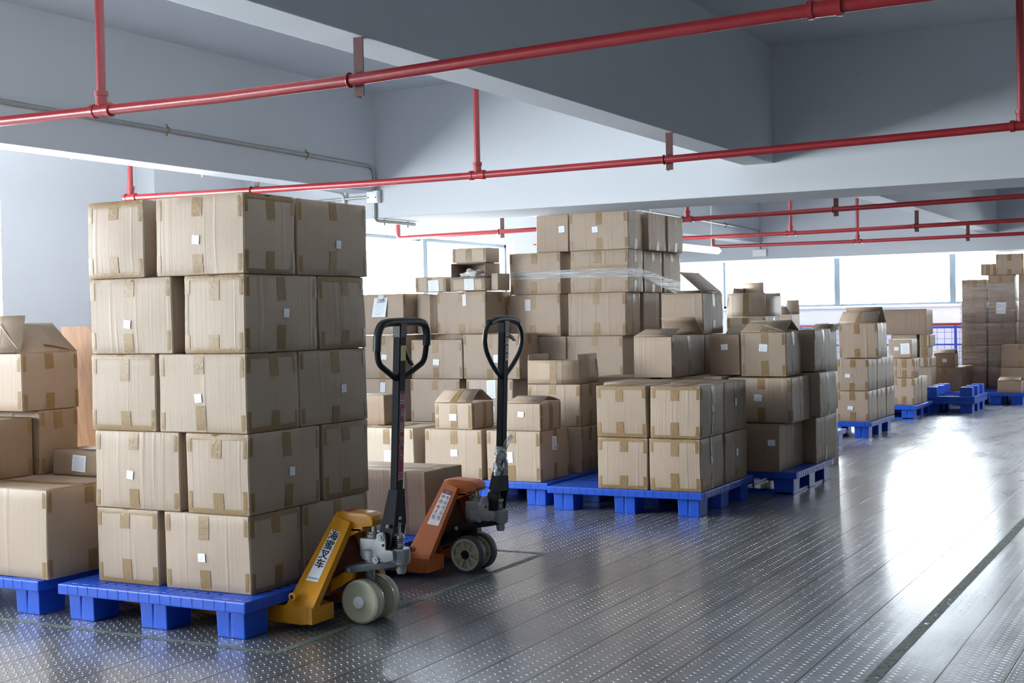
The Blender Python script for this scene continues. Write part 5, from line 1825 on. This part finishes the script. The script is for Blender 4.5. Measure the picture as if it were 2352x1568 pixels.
        return obj(name, bm, mat, parent, label=label), Q, nn

    def leg_text(s, u, v, size, mat, parent, Q, nn, lift=.0018, wx=1., fat=0.):
        o = Q(u, v) + nn * lift
        xd = Q(u + .1, v) - Q(u - .1, v)
        yd = Q(u, v + .05) - Q(u, v - .05)
        text_obj('lettering', s, size, frame(o, xd, yd), mat, parent, 0, 'CENTER', wx, fat)

    if yellow:
        st, Q, nn = on_leg(.24, .74, .30, .855, .0009, PAPER, 'sticker', root)
        for i, ch in enumerate('海蜜叉车'):
            leg_text(ch, .49, .795 - i * .104, .043, INK, st, Q, nn, wx=1.1, fat=.028)
        leg_text('✆18923298553', .485, .330, .0098, INK, st, Q, nn, wx=.9)
        bm = BM()
        box(bm, .015, .045, -.035, .03, .4419, .4426)
        obj('top_sticker', bm, REDINK, arm)
    else:
        st, Q, nn = on_leg(.24, .82, .46, .93, .0009, PAPER, 'warning_sticker', root)
        hd_, _, _ = on_leg(.24, .82, .873, .93, .0014, DARKG, 'sticker_header', st)
        # red oval badge
        c = Q(.53, .9015) + nn * .002
        F_ = frame(c, Q(.6, .9) - Q(.4, .9), Q(.53, .95) - Q(.53, .85))
        bm = BM()
        vs = [bm.verts.new(F_ @ Vector((.021 * math.cos(t), .0075 * math.sin(t), 0))) for t in [k * math.pi / 12 for k in range(24)]]
        bm.faces.new(vs)
        obj('oval_badge', bm, REDINK, st)
        leg_text('力王', .53, .9, .009, SILVERP, st, Q, nn, .0026)
        bm = BM()
        bk = BM()
        for r_ in range(5):
            for c_ in range(2):
                v = .835 - r_ * .068
                u = .39 + c_ * .29
                F_ = frame(Q(u, v) + nn * .0016, Q(u + .1, v) - Q(u - .1, v), Q(u, v + .05) - Q(u, v - .05))
                R_ = .0095
                if (r_, c_) == (3, 0):
                    tri = [(0, R_), (-R_, -R_ * .8), (R_, -R_ * .8)]
                    for a_, b_ in zip(tri, tri[1:] + tri[:1]):
                        tube(bm, [F_ @ Vector((*a_, 0)), F_ @ Vector((*b_, 0))], .0006, 4)
                else:
                    tube(bm, [F_ @ Vector((R_ * math.cos(k * math.pi / 8), R_ * math.sin(k * math.pi / 8), 0)) for k in range(16)], .0007, 4, closed=True)
                    if (r_, c_) not in ((0, 0), (2, 0)):
                        tube(bm, [F_ @ Vector((-R_ * .7, R_ * .7, 0)), F_ @ Vector((R_ * .7, -R_ * .7, 0))], .0006, 4)
                rr_ = random.Random(r_ * 2 + c_)
                for q in range(3):
                    x, y = rr_.uniform(-.005, .003), rr_.uniform(-.005, .003)
                    big = 1.7 if (r_, c_) in ((0, 0), (2, 0)) else 1
                    vs = [bk.verts.new(F_ @ Vector((x + dx * big, y + dy * big, .0002))) for dx, dy in ((0, 0), (.004, .0), (.003, .0035), (.001, .003))]
                    bk.faces.new(vs)
        for r_ in range(5):
            v = .801 - r_ * .068
            tube(bm, [Q(.25, v) + nn * .0014, Q(.81, v) + nn * .0014], .0004, 4)
        obj('warning_symbols', bm, REDINK, st)
        obj('symbol_figures', bk, INK, st)
        leg_text('▭▭', .5, .488, .012, GREYINK, st, Q, nn)

    # stickers on the aisle face of the drawbar
    def on_bar(t0, t1, y0, y1, mat, name, parent, lift=.0008, label=None):
        bm = BM()
        vs = [bm.verts.new(H(t, wx_ + lift, y)) for t, y in ((t0, y0), (t0, y1), (t1, y1), (t1, y0))]
        bm.faces.new(vs)
        return obj(name, bm, mat, parent, label=label)

    def bar_text(s, t, y, size, mat, parent, wx=1., fat=0.):
        text_obj('lettering', s, size, frame(H(t, wx_ + .0016, y), (0, 1, 0), hd), mat, parent, 0, 'CENTER', wx, fat)
    if yellow:
        b = on_bar(.27, .625, -.0195, .0195, REDINK, 'red_banner', root, label='red lettered banner')
        # boxed emblem at the top of the banner
        bm = BM()
        for (t0, t1, ya, yb) in ((.575, .615, -.015, -.011), (.575, .615, .011, .015), (.575, .579, -.015, .015), (.585, .590, -.009, .009), (.596, .600, -.005, .005), (.604, .610, -.003, .003)):
            vs = [bm.verts.new(H(t, wx_ + .0016, y)) for t, y in ((t0, ya), (t0, yb), (t1, yb), (t1, ya))]
            bm.faces.new(vs)
        obj('emblem', bm, SILVERP, b)
        for i, ch in enumerate('海蜜叉车'):
            bar_text(ch, .535 - i * .056, 0, .044, SILVERP, b, .78, .025)
        for i, s_ in enumerate(('手动液压', '搬运叉车', '联系电话')):
            bar_text(s_, .300 - i * .012, 0, .0085, SILVERP, b)
        y_ = on_bar(.745, .805, -.019, .019, YELINK, 'yellow_sticker', root, label='yellow sticker')
        on_bar(.748, .802, -.0175, -.002, SILVERP, 'sticker_half', y_, .0014)
        on_bar(.115, .127, -.016, .004, SILVERP, 'small_plate', root, .006)
    else:
        for i in range(4):
            t0 = .705 + i * .038
            p = on_bar(t0, t0 + .034, -.012, .0205, REDINK, 'warning_sticker', root)
            on_bar(t0 + .002, t0 + .031, -.0105, .019, SILVERP, 'sticker_face', p, .0013)
            bm = BM()
            rr_ = random.Random(i)
            for q in range(5):
                t, y = t0 + .005 + rr_.random() * .018, -.008 + rr_.random() * .02
                vs = [bm.verts.new(H(t_, wx_ + .0018, y_)) for t_, y_ in ((t, y), (t, y + .005), (t + .006, y + .004), (t + .005, y))]
                bm.faces.new(vs)
            obj('sticker_figures', bm, INK, p)
        # crumpled film round the drawbar
        bm = BM()
        rings = []
        for j in range(13):
            t = .165 + j * .0115
            w2 = 1 - .25 * (j / 12)
            ring = []
            for k in range(26):
                a = 2 * math.pi * k / 26
                nz_ = 1 + noise.noise(Vector((math.cos(a) * 2.5, math.sin(a) * 2.5, j * .5))) * .22
                ring.append(bm.verts.new(H(t, math.cos(a) * .034 * w2 * nz_ - .003, math.sin(a) * .042 * w2 * nz_)))
            rings.append(ring)
        for a_, b_ in zip(rings, rings[1:]):
            for k in range(26):
                bm.faces.new([a_[k], a_[(k + 1) % 26], b_[(k + 1) % 26], b_[k]])
        # loose twisted tail
        tl = [H(.30, .012, .0), H(.325, .02, .02), H(.335, .02, .045), H(.345, .015, .07), H(.343, .01, .09)]
        tube(bm, tl, [.022, .018, .012, .008, .002], 9)
        for v in bm.verts:
            v.co += noise.noise_vector(v.co * 60) * .003
        o = obj('film_wrapping', bm, BAG, root, True, label='crumpled clear film')
    return root


truck('yellow hand pallet truck with a tall charcoal handle beside the tall near stack', (-3.18, 4.497, 0), YEL, YEL, True)
truck('orange hand pallet truck behind the yellow one, film wrapped round its handle', (-3.327, 5.592, 0), ORA, ORA, False)
